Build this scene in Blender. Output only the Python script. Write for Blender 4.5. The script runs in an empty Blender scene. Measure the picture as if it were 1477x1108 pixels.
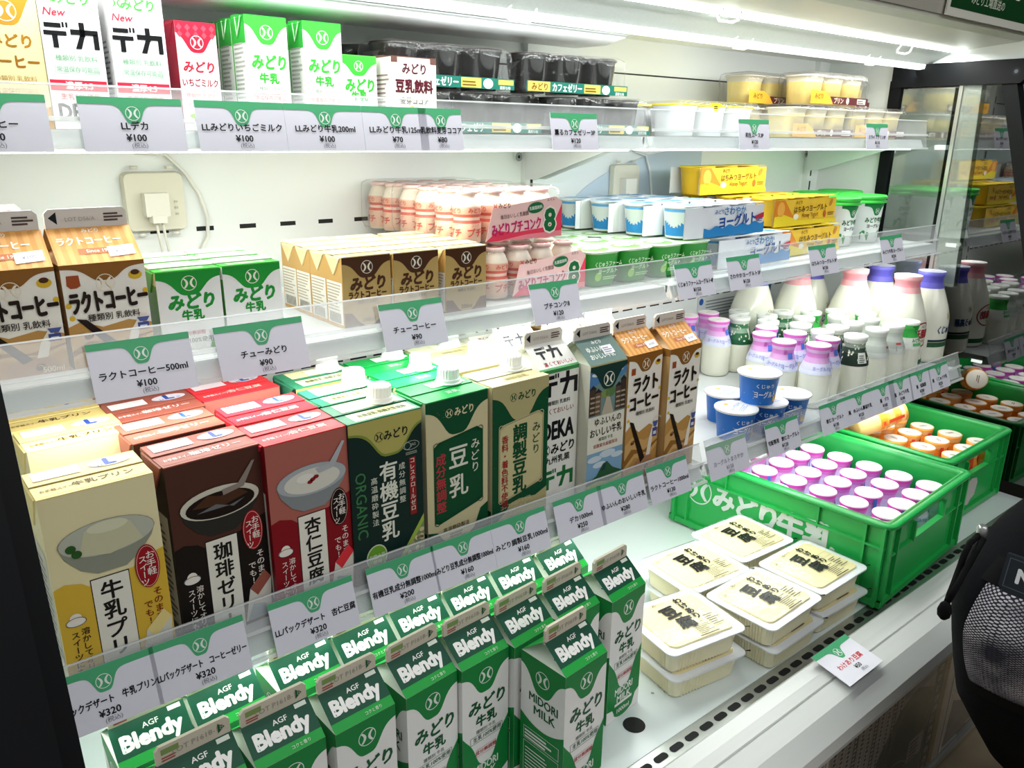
import bpy, math, random
from mathutils import Vector, Matrix
random.seed(7)
S = bpy.context.scene
COL = S.collection
PI = math.pi
# ------------------------------------------------------------------ camera
def set_camera():
    f, p, yaw, roll = 1132.71, math.radians(17.525), math.radians(51.21), math.radians(.616)
    F = Vector((math.cos(yaw), math.sin(yaw), 0)); R0 = Vector((math.sin(yaw), -math.cos(yaw), 0)); U = Vector((0, 0, 1))
    fw = F * math.cos(p) - U * math.sin(p); u0 = F * math.sin(p) + U * math.cos(p)
    R = R0 * math.cos(roll) + u0 * math.sin(roll); up = -R0 * math.sin(roll) + u0 * math.cos(roll)
    cd = bpy.data.cameras.new('camera'); co = bpy.data.objects.new('camera', cd); COL.objects.link(co)
    cd.sensor_width = 36; cd.lens = f * 36 / 1477; cd.clip_start = .01
    m = Matrix((R, up, -fw)).transposed().to_4x4(); m.translation = (0, 0, .77)
    co.matrix_world = m; S.camera = co
set_camera()
# ------------------------------------------------------------------ world, lights, exposure
w = bpy.data.worlds.new('store_light'); S.world = w; w.use_nodes = True
bg = w.node_tree.nodes['Background']; bg.inputs[0].default_value = (.93, .96, 1, 1); bg.inputs[1].default_value = .31
S.view_settings.view_transform = 'Standard'; S.view_settings.look = 'None'
S.view_settings.exposure = 0; S.view_settings.gamma = 1; S.view_settings.use_curve_mapping = False
def area(name, loc, size, power, rot, color=(.97, 1, .98)):
    l = bpy.data.lights.new(name, 'AREA'); l.shape = 'RECTANGLE'; l.size = size[0]; l.size_y = size[1]; l.energy = power; l.color = color
    o = bpy.data.objects.new(name, l); COL.objects.link(o); o.location = loc; o.rotation_euler = rot; return o
area('canopy_lamp', (1.0, .83, .948), (1.85, .03), 5.0, (math.radians(0), 0, 0))
for z_, y_, e_ in ((.742, .875, 1.7), (.522, .815, 1.55), (.252, .738, 1.9)):
    for x_ in (.49, 1.38):
        area('shelf_lamp', (x_, y_, z_), (.86, .025), e_ * (.85 if x_ > 1 else 1), (math.radians(12), 0, 0))
area('grille_fill', (1.0, .918, .917), (1.85, .02), 1.1, (math.radians(70), 0, 0))  # added fill light, brightens the dark ceiling inside the case
area('poster_fill', (1.3, -2.2, 1.9), (2.4, .5), 16, (math.radians(52), 0, 0), (1, .97, .92))  # unseen light added to brighten the posters on the front panel
area('ceiling_lamp', (.9, -.45, 2.0), (2.6, .5), 12, (math.radians(28), 0, 0), (.94, .97, 1))

# ------------------------------------------------------------------ materials
MATS = {}
def lin(h):
    h = h.lstrip('#'); c = [int(h[i:i + 2], 16) / 255 for i in (0, 2, 4)]
    return tuple(x / 12.92 if x <= .04045 else ((x + .055) / 1.055) ** 2.4 for x in c) + (1,)
def M(key):
    """'#hex' coated print, '#hex*r' roughness r, or a named material"""
    if key in MATS: return MATS[key]
    m = bpy.data.materials.new('print_' + key.strip('#')); m.use_nodes = True
    b = m.node_tree.nodes['Principled BSDF']
    h, _, r = key.partition('*')
    b.inputs['Base Color'].default_value = lin(h); b.inputs['Roughness'].default_value = float(r) if r else .38
    b.inputs['Specular IOR Level'].default_value = .22
    MATS[key] = m; return m
def named(name, hexc, rough=.4, metal=0, noise=0, nscale=40, bump=0, sss=0, stretch=None):
    m = bpy.data.materials.new(name); m.use_nodes = True; nt = m.node_tree; b = nt.nodes['Principled BSDF']
    b.inputs['Roughness'].default_value = rough; b.inputs['Metallic'].default_value = metal
    b.inputs['Base Color'].default_value = lin(hexc)
    if noise or bump:
        tc = nt.nodes.new('ShaderNodeTexCoord'); mp = nt.nodes.new('ShaderNodeMapping'); n = nt.nodes.new('ShaderNodeTexNoise')
        n.inputs['Scale'].default_value = nscale; n.inputs['Detail'].default_value = 4
        if stretch: mp.inputs['Scale'].default_value = stretch
        nt.links.new(tc.outputs['Object'], mp.inputs[0]); nt.links.new(mp.outputs[0], n.inputs['Vector'])
        if noise:
            mx = nt.nodes.new('ShaderNodeMix'); mx.data_type = 'RGBA'; c = lin(hexc)
            mx.inputs[6].default_value = tuple(x * (1 - noise) for x in c[:3]) + (1,); mx.inputs[7].default_value = tuple(min(1, x * (1 + noise)) for x in c[:3]) + (1,)
            nt.links.new(n.outputs['Fac'], mx.inputs[0]); nt.links.new(mx.outputs[2], b.inputs['Base Color'])
        if bump:
            bp = nt.nodes.new('ShaderNodeBump'); bp.inputs['Strength'].default_value = bump; bp.inputs['Distance'].default_value = .002
            nt.links.new(n.outputs['Fac'], bp.inputs['Height']); nt.links.new(bp.outputs[0], b.inputs['Normal'])
    if sss:
        b.inputs['Subsurface Weight'].default_value = sss; b.inputs['Subsurface Radius'].default_value = (.02, .015, .01); b.inputs['Subsurface Scale'].default_value = .5
    MATS[name] = m; return m
def clear(name, tint, refl, rough=.05, haze=0, hazecol='#ffffff', bump=0, fres=1.0):
    """see-through film: transparent + a clear-coat reflection + optional milky haze"""
    m = bpy.data.materials.new(name); m.use_nodes = True; nt = m.node_tree; nt.nodes.clear()
    out = nt.nodes.new('ShaderNodeOutputMaterial'); t = nt.nodes.new('ShaderNodeBsdfTransparent'); t.inputs[0].default_value = lin(tint)
    g = nt.nodes.new('ShaderNodeBsdfGlossy'); g.inputs['Roughness'].default_value = rough
    lw = nt.nodes.new('ShaderNodeLayerWeight'); lw.inputs[0].default_value = .5; pw = nt.nodes.new('ShaderNodeMath'); pw.operation = 'POWER'; pw.inputs[1].default_value = 4.5; nt.links.new(lw.outputs['Facing'], pw.inputs[0])
    mu = nt.nodes.new('ShaderNodeMath'); mu.operation = 'MULTIPLY_ADD'; mu.inputs[1].default_value = fres; mu.inputs[2].default_value = refl + .02; mu.use_clamp = True
    nt.links.new(pw.outputs[0], mu.inputs[0])
    base = t
    if haze:
        d = nt.nodes.new('ShaderNodeBsdfDiffuse'); d.inputs[0].default_value = lin(hazecol)
        mh = nt.nodes.new('ShaderNodeMixShader'); mh.inputs[0].default_value = haze
        nt.links.new(t.outputs[0], mh.inputs[1]); nt.links.new(d.outputs[0], mh.inputs[2]); base = mh
    mx = nt.nodes.new('ShaderNodeMixShader')
    nt.links.new(mu.outputs[0], mx.inputs[0]); nt.links.new(base.outputs[0], mx.inputs[1]); nt.links.new(g.outputs[0], mx.inputs[2])
    nt.links.new(mx.outputs[0], out.inputs[0])
    if bump:
        tc = nt.nodes.new('ShaderNodeTexCoord'); n = nt.nodes.new('ShaderNodeTexNoise'); n.inputs['Scale'].default_value = 55; n.inputs['Detail'].default_value = 3
        bp = nt.nodes.new('ShaderNodeBump'); bp.inputs['Strength'].default_value = bump; bp.inputs['Distance'].default_value = .004
        nt.links.new(tc.outputs['Object'], n.inputs['Vector']); nt.links.new(n.outputs['Fac'], bp.inputs['Height']); nt.links.new(bp.outputs[0], g.inputs['Normal'])
    MATS[name] = m; return m
def glow(name, hexc, s):
    m = bpy.data.materials.new(name); m.use_nodes = True; b = m.node_tree.nodes['Principled BSDF']
    b.inputs['Base Color'].default_value = lin(hexc); b.inputs['Emission Color'].default_value = lin(hexc); b.inputs['Emission Strength'].default_value = s
    MATS[name] = m
named('case_white', '#e9edea', .35, noise=.02, nscale=6)
named('deck_white', '#dfe8e6', .28, noise=.03, nscale=5)
named('shelf_metal', '#d8dcdc', .3, noise=.03, nscale=8)
named('black_frame', '#0b0d10', .45, noise=.3, nscale=30)
named('steel', '#b9bcb8', .3, metal=.8, noise=.06, nscale=30, stretch=(.1, 4, 4))
named('bumper_white', '#d6d8d4', .3, noise=.05, nscale=10, stretch=(.3, 6, 6))
named('canopy_grey', '#bdbdb0', .4, noise=.06, nscale=5)
named('fascia_grey', '#a09d90', .35, noise=.05, nscale=5)
named('honeycomb', '#b4b9b6', .6, noise=.12, nscale=350)
named('dark_slot', '#050606', .7, noise=.2, nscale=20)
named('floor_stone', '#8f8068', .6, noise=.25, nscale=14, bump=.1)
named('dark_wall', '#1c1d17', .7, noise=.2, nscale=4)
named('crate_green', '#1ea24a', .38, noise=.10, nscale=9, bump=.03)
named('milk_glass', '#e6e7d6', .12, noise=.015, nscale=20)
named('tofu_cream', '#eadca6', .4, noise=.02, nscale=30)
named('tray_plastic', '#efe8c6', .3, noise=.02, nscale=20)
named('black_fabric', '#08090d', .8, noise=.3, nscale=160, bump=.25)
named('black_cord', '#0a0a0b', .7, noise=.3, nscale=200)
named('cap_white', '#f2f3f1', .35, noise=.02, nscale=30)
named('cup_white', '#eef1f4', .3, noise=.02, nscale=30)
named('black_jelly', '#14110f', .15, noise=.2, nscale=40)
named('pudding', '#f2da86', .35, noise=.05, nscale=30)
named('foil_lid', '#e6e4e0', .3, metal=.2, noise=.05, nscale=60)
clear('clear_plastic', '#f8fafa', .01, .04, haze=.16, fres=.3)
clear('milky_plastic', '#f4f7f7', .03, .08, haze=.40, fres=.3)
clear('shrink_film', '#ffffff', .0, .08, haze=.012, bump=1.0, fres=.6)
clear('lid_film', '#ffffff', .0, .08, haze=.02, bump=.5, fres=.5)
clear('end_glass', '#56605c', .20, .015)
clear('side_acrylic', '#eef4ee', .10, .03, haze=.22, hazecol='#e6efe6')
clear('mist_glass', '#dfe8e2', .30, .06, haze=.2, hazecol='#cdd8cf')
clear('poster_film', '#f6f6f4', .01, .1, haze=.02)
glow('lamp_white', '#f6fff8', 5); glow('edge_glow', '#f4f8f6', 2.0)
for k_ in ('black_fabric', 'black_cord'): MATS[k_].node_tree.nodes['Principled BSDF'].inputs['Specular IOR Level'].default_value = .08
MATS['black_frame'].node_tree.nodes['Principled BSDF'].inputs['Specular IOR Level'].default_value = .2
def mesh_fabric():
    m = bpy.data.materials.new('mesh_fabric'); m.use_nodes = True; nt = m.node_tree; b = nt.nodes['Principled BSDF']; b.inputs['Roughness'].default_value = .8
    tc = nt.nodes.new('ShaderNodeTexCoord'); mp = nt.nodes.new('ShaderNodeMapping'); mp.inputs['Rotation'].default_value = (0, 0, .785)
    v = nt.nodes.new('ShaderNodeTexVoronoi'); v.inputs['Scale'].default_value = 1; v.inputs['Randomness'].default_value = .12; mp.inputs['Scale'].default_value = (300, 300, 300)
    r = nt.nodes.new('ShaderNodeValToRGB'); r.color_ramp.elements[0].position = .30; r.color_ramp.elements[1].position = .42
    r.color_ramp.elements[0].color = (.62, .58, .64, 1); r.color_ramp.elements[1].color = (.006, .006, .008, 1)
    n = nt.nodes.new('ShaderNodeTexNoise'); n.inputs['Scale'].default_value = 14; mx = nt.nodes.new('ShaderNodeMix'); mx.data_type = 'RGBA'; mx.blend_type = 'MULTIPLY'; mx.inputs[0].default_value = 1
    r2 = nt.nodes.new('ShaderNodeValToRGB'); r2.color_ramp.elements[0].position = .38; r2.color_ramp.elements[1].position = .6
    r2.color_ramp.elements[0].color = (.05, .05, .1, 1)
    nt.links.new(tc.outputs['UV'], mp.inputs[0]); nt.links.new(mp.outputs[0], v.inputs['Vector']); nt.links.new(v.outputs['Distance'], r.inputs[0])
    nt.links.new(tc.outputs['Object'], n.inputs['Vector']); nt.links.new(n.outputs['Fac'], r2.inputs[0])
    nt.links.new(r.outputs[0], mx.inputs[6]); nt.links.new(r2.outputs[0], mx.inputs[7]); nt.links.new(mx.outputs[2], b.inputs['Base Color'])
    MATS['mesh_fabric'] = m
mesh_fabric()

# ------------------------------------------------------------------ text outlines (Blender's own font)
TG = {}
def tgeo(s):
    k = s
    if k in TG: return TG[k]
    cu = bpy.data.curves.new('glyphs', 'FONT'); cu.body = s; cu.size = 1; cu.resolution_u = 2; cu.fill_mode = 'FRONT'
    o = bpy.data.objects.new('glyphs', cu); COL.objects.link(o)
    dg = bpy.context.evaluated_depsgraph_get(); dg.update()
    me = bpy.data.meshes.new_from_object(o.evaluated_get(dg))
    v = [(q.co.x, q.co.y) for q in me.vertices]; f = [tuple(p.vertices) for p in me.polygons]
    bpy.data.objects.remove(o); bpy.data.meshes.remove(me); bpy.data.curves.remove(cu)
    if not v: TG[k] = ([], [], 0, 0); return TG[k]
    x0, x1 = min(a for a, _ in v), max(a for a, _ in v); y0, y1 = min(b for _, b in v), max(b for _, b in v)
    cx, cy = (x0 + x1) / 2, (y0 + y1) / 2
    TG[k] = ([(a - cx, b - cy) for a, b in v], f, x1 - x0, y1 - y0); return TG[k]

# ------------------------------------------------------------------ frames (2D print surfaces)
LAY = .00022
class Fr:
    def __init__(s, o, u, v): s.o = Vector(o); s.u = Vector(u).normalized(); s.v = Vector(v).normalized(); s.n = s.u.cross(s.v)
    def pt(s, a, b, l=1): return s.o + s.u * a + s.v * b + s.n * (l * LAY)
class Cy:
    """wraps around a lathe: a = arc length from the facing angle a0, b = height, rf(b) = radius there"""
    def __init__(s, c, rf, a0=-PI / 2): s.c = Vector(c); s.rf = rf; s.a0 = a0
    def pt(s, a, b, l=1):
        r = s.rf(b); t = s.a0 + a / s.rf(None); r += l * LAY * 1.6
        return s.c + Vector((r * math.cos(t), r * math.sin(t), b))
class B:
    def __init__(s): s.v = []; s.f = []; s.fm = []; s.fs = []; s.mats = []; s.uv = {}
    def mi(s, m):
        if m not in s.mats: s.mats.append(m)
        return s.mats.index(m)
    def face(s, pts, m, smooth=False):
        n = len(s.v); s.v += [tuple(p) for p in pts]; s.f.append(tuple(range(n, n + len(pts)))); s.fm.append(s.mi(m)); s.fs.append(smooth)
    def raw(s, pts, faces, m, smooth=False):
        n = len(s.v); s.v += [tuple(p) for p in pts]; k = s.mi(m)
        for f in faces: s.f.append(tuple(i + n for i in f)); s.fm.append(k); s.fs.append(smooth)
    def box(s, x0, x1, y0, y1, z0, z1, m, T=None):
        p = [Vector((x, y, z)) for z in (z0, z1) for x, y in ((x0, y0), (x1, y0), (x1, y1), (x0, y1))]
        if T is not None: p = [T @ q for q in p]
        s.raw(p, [(3, 2, 1, 0), (4, 5, 6, 7), (0, 1, 5, 4), (1, 2, 6, 5), (2, 3, 7, 6), (3, 0, 4, 7)], m)
    def loft(s, loops, m, cap0=True, cap1=True, smooth=True, mats=None, capm=None):
        n = len(s.v); k = len(loops[0])
        for L in loops: s.v += [tuple(p) for p in L]
        for i in range(len(loops) - 1):
            mm = s.mi(mats[i] if mats else m)
            for j in range(k):
                a, b = n + i * k + j, n + i * k + (j + 1) % k
                s.f.append((a, b, b + k, a + k)); s.fm.append(mm); s.fs.append(smooth)
        if cap0: s.f.append(tuple(n + j for j in range(k))[::-1]); s.fm.append(s.mi(m)); s.fs.append(False)
        if cap1: s.f.append(tuple(n + (len(loops) - 1) * k + j for j in range(k))); s.fm.append(s.mi(capm or m)); s.fs.append(False)
    def lathe(s, prof, m, n=28, c=(0, 0, 0), mats=None, cap0=True, cap1=True, capm=None, smooth=True, wob=0):
        s.loft([[(c[0] + r * (1 + wob * math.cos(j * PI)) * math.cos(2 * PI * j / n), c[1] + r * (1 + wob * math.cos(j * PI)) * math.sin(2 * PI * j / n), c[2] + z) for j in range(n)] for r, z in prof], m, cap0, cap1, smooth, mats, capm)
    def tube(s, pts, r, m, n=8):
        pts = [Vector(p) for p in pts]; loops = []
        up = Vector((.13, .21, .97))
        for i, p in enumerate(pts):
            t = (pts[min(i + 1, len(pts) - 1)] - pts[max(i - 1, 0)]).normalized(); a = t.cross(up).normalized(); b = t.cross(a)
            rr = r[i] if isinstance(r, (list, tuple)) else r
            loops.append([p + a * (rr * math.cos(2 * PI * j / n)) + b * (rr * math.sin(2 * PI * j / n)) for j in range(n)])
        s.loft(loops, m)
    # --- print
    def rect(s, F, x, y, w, h, m, l=1, nx=1):
        for i in range(nx):
            a, b = x + w * i / nx, x + w * (i + 1) / nx
            s.face([F.pt(a, y, l), F.pt(b, y, l), F.pt(b, y + h, l), F.pt(a, y + h, l)], m)
    def frame(s, F, x, y, w, h, t, m, l=1):
        s.rect(F, x, y, w, t, m, l); s.rect(F, x, y + h - t, w, t, m, l); s.rect(F, x, y, t, h, m, l); s.rect(F, x + w - t, y, t, h, m, l)
    def poly(s, F, pts, m, l=1): s.face([F.pt(a, b, l) for a, b in pts], m)
    def ell(s, F, cx, cy, rx, ry, m, l=1, n=28, rot=0, a0=0, a1=2 * PI):
        c, d = math.cos(rot), math.sin(rot); full = a1 - a0 > 6.28; P = []
        for i in range(n if full else n + 1):
            t = a0 + (a1 - a0) * i / n; x, y = rx * math.cos(t), ry * math.sin(t); P.append((cx + x * c - y * d, cy + x * d + y * c))
        s.poly(F, P, m, l)
    def ring(s, F, cx, cy, rx, ry, t, m, l=1, n=28, rot=0, a0=0, a1=2 * PI):
        c, d = math.cos(rot), math.sin(rot)
        for i in range(n):
            q = []
            for tt, k in ((a0 + (a1 - a0) * i / n, 1), (a0 + (a1 - a0) * (i + 1) / n, 1), (a0 + (a1 - a0) * (i + 1) / n, 0), (a0 + (a1 - a0) * i / n, 0)):
                x, y = (rx - t * (1 - k)) * math.cos(tt), (ry - t * (1 - k)) * math.sin(tt); q.append(F.pt(cx + x * c - y * d, cy + x * d + y * c, l))
            s.face(q, m)
    def logo(s, F, cx, cy, r, m, l=2, n=24, ring=True):
        if ring: s.ring(F, cx, cy, r, r, r * .09, m, l, n)
        for sg in (-1, 1):
            P = []
            for i in range(9):
                t = -1 + i / 4; P.append((cx + sg * r * (.10 + .42 * t * t), cy + r * .66 * t))
            for i in range(9):
                t = 1 - i / 4; P.append((cx + sg * r * (.34 + .36 * t * t + .06 * (1 - t * t)), cy + r * .56 * t))
            s.poly(F, P, m, l)
    def drip(s, F, x0, x1, yt, band, cx, a, depth, m, l=1, n=26, p=4):
        """header band with a rounded drop in the middle"""
        xs = sorted(set([x0, x1] + [min(max(cx + 2.4 * a * (2 * i / n - 1), x0), x1) for i in range(n + 1)]))
        fn = lambda x: yt - band - depth / (1 + abs((x - cx) / a) ** p)
        for u, v in zip(xs, xs[1:]): s.face([F.pt(u, fn(u), l), F.pt(v, fn(v), l), F.pt(v, yt, l), F.pt(u, yt, l)], m)
    def text(s, F, t, cx, cy, h, m, bold=0., maxw=None, l=2, rot=0, shear=0, sx=1, al=0):
        v, f, W_, H_ = tgeo(t)
        if not v: return
        k = h; kx = h * sx
        if maxw and W_ * kx > maxw: kx = maxw / W_
        c, d = math.cos(rot), math.sin(rot); ox = -al * W_ * kx / 2; P = []
        for a, b in v:
            x = a * kx + b * k * shear + ox; y = b * k; P.append(F.pt(cx + x * c - y * d, cy + x * d + y * c, l))
        s.raw(P, f, m)
        if bold:      # heavier strokes: the same outline again, nudged round about
            e = bold * h * 1.05; D = [(1, 0), (-1, 0), (0, 1), (0, -1)] if h > .006 else [(.8, .5), (-.8, -.5)]
            if h > .016: D += [(.7, .7), (-.7, .7), (.7, -.7), (-.7, -.7)]
            U = F.pt(cx + e, cy, l) - F.pt(cx, cy, l); V = F.pt(cx, cy + e, l) - F.pt(cx, cy, l)
            N = (F.pt(cx, cy, l + .11) - F.pt(cx, cy, l))
            for i, (a, b) in enumerate(D): s.raw([p + U * a + V * b - N * (i + 1) for p in P], f, m)
    def vtext(s, F, t, cx, ytop, h, m, bold=0., pitch=1.05, l=2, sx=1, lean=0):
        for i, ch in enumerate(t):
            rot = -PI / 2 if ch in 'ー〜' else 0
            s.text(F, ch, cx + lean * i * h * pitch, ytop - h * (.5 + i * pitch), h, m, bold, None, l, rot, 0, sx)
    def lines(s, F, x, y, w, h, n, m, l=2, fill=.55, rnd=.35):
        """a block of illegible small print"""
        R = random.Random(int(x * 1e5 + y * 7e5 + n)); p = h / n
        for i in range(n):
            s.rect(F, x, y + i * p, w * (1 - rnd * R.random()), p * fill, m, l)
    def build(s, name, parent=None, label=None, loc=None):
        me = bpy.data.meshes.new(name); me.from_pydata(s.v, [], s.f)
        for k in s.mats: me.materials.append(M(k))
        me.polygons.foreach_set('material_index', s.fm); me.polygons.foreach_set('use_smooth', s.fs); me.update()
        o = bpy.data.objects.new(name, me); COL.objects.link(o)
        if parent: o.parent = parent
        if label: o['label'] = label
        if loc: o.location = loc
        return o
def tag(o, label, cat, group=None):
    o['label'] = label; o['category'] = cat
    if group: o['group'] = group
    return o
def thing(name, label, cat, loc=(0, 0, 0), rz=0, group=None):
    o = bpy.data.objects.new(name, None); COL.objects.link(o); o.empty_display_size = .02; o.location = loc; o.rotation_euler = (0, 0, rz)
    return tag(o, label, cat, group)
def dup(root, loc, rz=0, label=None, group=None):
    r = root.copy(); COL.objects.link(r); r.location = loc; r.rotation_euler = (0, 0, rz)
    if label: r['label'] = label
    if group: r['group'] = group
    for ch in list(root.children):
        c = ch.copy(); COL.objects.link(c); c.parent = r
        for g in list(ch.children):
            d = g.copy(); COL.objects.link(d); d.parent = c
    return r
class Kind:
    """first place() moves the original, later ones copy it"""
    def __init__(s, root): s.r = root; s.used = False
    def place(s, loc, rz, label, group=None):
        if not s.used:
            s.used = True; o = s.r; o.location = loc; o.rotation_euler = (0, 0, rz); o['label'] = label
            if group: o['group'] = group
            return o
        return dup(s.r, loc, rz, label, group)
def struct(o): o['kind'] = 'structure'; return o
def rr(w, d, r, n=4, z=0, cx=0, cy=0, sc=1):
    """rounded rectangle loop"""
    P = []
    for qx, qy, a in ((1, 1, 0), (-1, 1, PI / 2), (-1, -1, PI), (1, -1, 3 * PI / 2)):
        for i in range(n + 1):
            t = a + PI / 2 * i / n; P.append((cx + qx * (w / 2 - r) + r * math.cos(t), cy + qy * (d / 2 - r) + r * math.sin(t), z))
    return P
ORD = ['front', 'second', 'third', 'fourth', 'fifth', 'sixth', 'seventh', 'eighth']
NTH = ['first', 'second', 'third', 'fourth', 'fifth', 'sixth', 'seventh', 'eighth', 'ninth']
GREEN, DGREEN, LGREEN, WHITE, INK, RED = '#17873a', '#0d4a34', '#3fae4e', '#eceae6', '#15171a', '#b8202c'
TAGG, TAGW = '#4aa673', '#dcdbe6'

# ================================================================== SETTING
XE = 1.915          # end glass
b = B(); b.box(-1.6, 3.2, -2.6, 1.6, -.50, -.45, 'floor_stone'); struct(b.build('floor'))
b = B(); b.box(2.75, 2.8, -2.6, 1.6, -.45, 2.2, 'dark_wall'); struct(b.build('wall_right'))
b = B(); b.box(-1.6, 2.75, 1.25, 1.3, -.45, 2.2, 'dark_wall'); struct(b.build('wall_back'))

# ------------------------------------------------------------------ the display case
case = thing('refrigerated_display_case', 'long white open-front refrigerated display case holding the dairy products', 'refrigerator', (.97, .8, -.45))
OFF = Vector((-.97, -.8, .45))
def cpart(b, name, parent=case, label=None):
    o = b.build(name, parent, label)
    if parent is case: o.location = OFF
    return o
b = B(); b.box(-.1, XE + .02, 1.14, 1.18, -.40, 1.04, 'case_white')
F = Fr((0, 1.1399, 0), (1, 0, 0), (0, 0, 1))
for i in range(30):
    x = .30 + i * .061
    if abs(x - .945) < .03: continue
    b.rect(F, x - .012, .639, .024, .0062, 'dark_slot', 1)
for i in range(42): b.rect(F, .1 + i * .043, .414, .03, .006, 'dark_slot', 1)
b.rect(F, -.1, .886, 2.0, .0028, 'dark_slot', 1)
cpart(b, 'back_panel')
for x in (.945, 1.86):
    b = B(); b.box(x - .013, x + .013, 1.126, 1.14, .2, 1.0, 'case_white')
    F = Fr((x, 1.1259, 0), (1, 0, 0), (0, 0, 1))
    for k in range(20): b.rect(F, -.003, .24 + k * .034, .006, .022, 'dark_slot')
    b.ell(F, -.03, .735, .008, .008, '#8d9290', 2, 12); b.ell(F, -.03, .735, .003, .003, 'dark_slot', 3, 8)
    cpart(b, 'shelf_upright')
# bracket cheek panels under the top shelf: rounded grey-blue plates
b = B(); b.loft([[(1.0 + .0 + (.44 * (1 - math.cos(t))), 1.1392 - d, .56 + .19 * math.sin(t)) for t in [PI / 2 * i / 14 for i in range(15)]] + [(1.44, 1.1392 - d, .56)] for d in (0, .0012)], '#c3d3de', smooth=False)
cpart(b, 'air_guide_plate')
# side panels
b = B(); b.box(XE, XE + .03, .955, 1.14, -.40, 1.0, 'case_white'); cpart(b, 'side_panel')
b = B(); b.box(-.10, -.07, .5, 1.14, -.40, 1.0, 'case_white'); cpart(b, 'side_panel')
# deck with slotted grille
b = B(); b.box(-.1, XE, .537, 1.14, -.02, 0, 'deck_white')
F = Fr((0, .537, 0.0), (1, 0, 0), (0, 1, 0)); b.ell(F, .691, .047, .0155, .0155, 'dark_slot', 2, 24); b.ell(F, .76, .075, .0025, .0025, '#9aa3a0', 2, 8)
cpart(b, 'deck')
b = B(); b.box(-.1, XE, .503, .537, -.02, -.001, 'steel')
F = Fr((0, .503, -.001), (1, 0, 0), (0, 1, 0))
for i in range(62):
    x = .02 + i * .0312
    b.poly(F, [(p[0] + x, p[1] + .019) for p in rr(.024, .0105, .005, 3)], 'dark_slot', 2)
cpart(b, 'vent_grille')
prof = [(.503, -.001), (.496, .02), (.490, .026), (.47, .026), (.4545, .0235), (.454, .020), (.451, .0205), (.4505, .023), (.425, .0165), (.400, -.004), (.396, -.02), (.400, -.034), (.43, -.045), (.44, -.06), (.503, -.06)]
b = B(); b.loft([[(x, y, z) for y, z in prof] for x in (-.1, XE + .03)], 'bumper_white', smooth=False); cpart(b, 'front_bumper')
b = B(); b.box(-.1, XE + .03, .452, .50, -.40, -.055, '#c9c6bd'); b.box(-.1, XE + .03, .47, .52, -.45, -.40, 'black_frame'); cpart(b, 'front_panel')
b = B(); b.box(-.1, XE + .03, .443, .452, -.074, -.062, 'steel'); b.box(-.1, XE + .03, .443, .452, -.398, -.385, 'steel'); cpart(b, 'poster_rail')
# canopy
b = B(); b.face([(-.1, .905, .925), (XE, .905, .925), (XE, 1.0, .937), (-.1, 1.0, .937)], 'case_white'); b.face([(-.1, 1.0, .937), (XE, 1.0, .937), (XE, 1.14, .95), (-.1, 1.14, .95)], 'case_white')
F = Fr((0, .905, .9245), (1, 0, 0), (0, .095, .012)); F.n = -F.n
for x in (1.05, 1.14, 1.62, 1.86): b.ell(F, x, .03, .006, .004, 'dark_slot', 2, 10)
b.box(-.1, XE + .03, .905, 1.18, .951, 1.06, 'case_white')
cpart(b, 'canopy_ceiling')
b = B(); L0 = [(.914, .917), (.96, .908), (1.03, .909), (1.06, .93)]
b.loft([[(x, y, z) for y, z in L0] + [(x, y, z + .003) for y, z in L0[::-1]] for x in (-.1, .955)], 'shelf_metal'); cpart(b, 'air_baffle')
b = B(); b.loft([[(x, y, z) for y, z in ((.836, .962), (.90, .930), (.902, .934), (.838, .972))] for x in (-.1, XE)], 'honeycomb', smooth=False); cpart(b, 'air_grille')
b = B(); b.loft([[(x, y, z) for y, z in ((.897, .931), (.899, .9225), (.912, .921), (.913, .931))] for x in (-.1, XE)], 'edge_glow', smooth=False); cpart(b, 'glow_strip')  # air grille edge, its glow added to light the case ceiling
b = B(); b.loft([[(x, y, z) for y, z in ((.825, .962), (.825, .952), (.838, .951), (.841, .962))] for x in (-.1, XE)], 'lamp_white', smooth=False); cpart(b, 'glow_strip')
b = B(); b.loft([[(x, y, z) for y, z in ((.70, .972), (.72, .966), (.825, .958), (.825, 1.0), (.70, 1.0))] for x in (-.1, XE + .02)], 'canopy_grey', smooth=False); cpart(b, 'canopy_underside')
b = B(); b.loft([[(x, y, z) for y, z in ((.697, .978), (.675, 1.30), (.76, 1.30), (.72, .985))] for x in (-.1, XE + .02)], 'fascia_grey', smooth=False); cpart(b, 'canopy_fascia')
b = B(); b.box(-.1, XE + .03, .76, 1.18, 1.0, 1.3, 'fascia_grey'); cpart(b, 'canopy_top')
def hook(x, y, z):
    b = B(); b.tube([(x - .02, y - .012, z + .016), (x - .026, y, z - .004), (x - .016, y + .004, z - .008), (x + .016, y + .004, z - .008), (x + .026, y, z - .004), (x + .02, y - .012, z + .016)], .0022, 'cap_white', 6)
    cpart(b, 'curtain_hook')
for x, y, z in ((.73, .90, .926), (1.22, .90, .926), (1.66, .90, .926), (1.09, .832, .951), (1.70, .855, .947)): hook(x, y, z)
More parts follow.
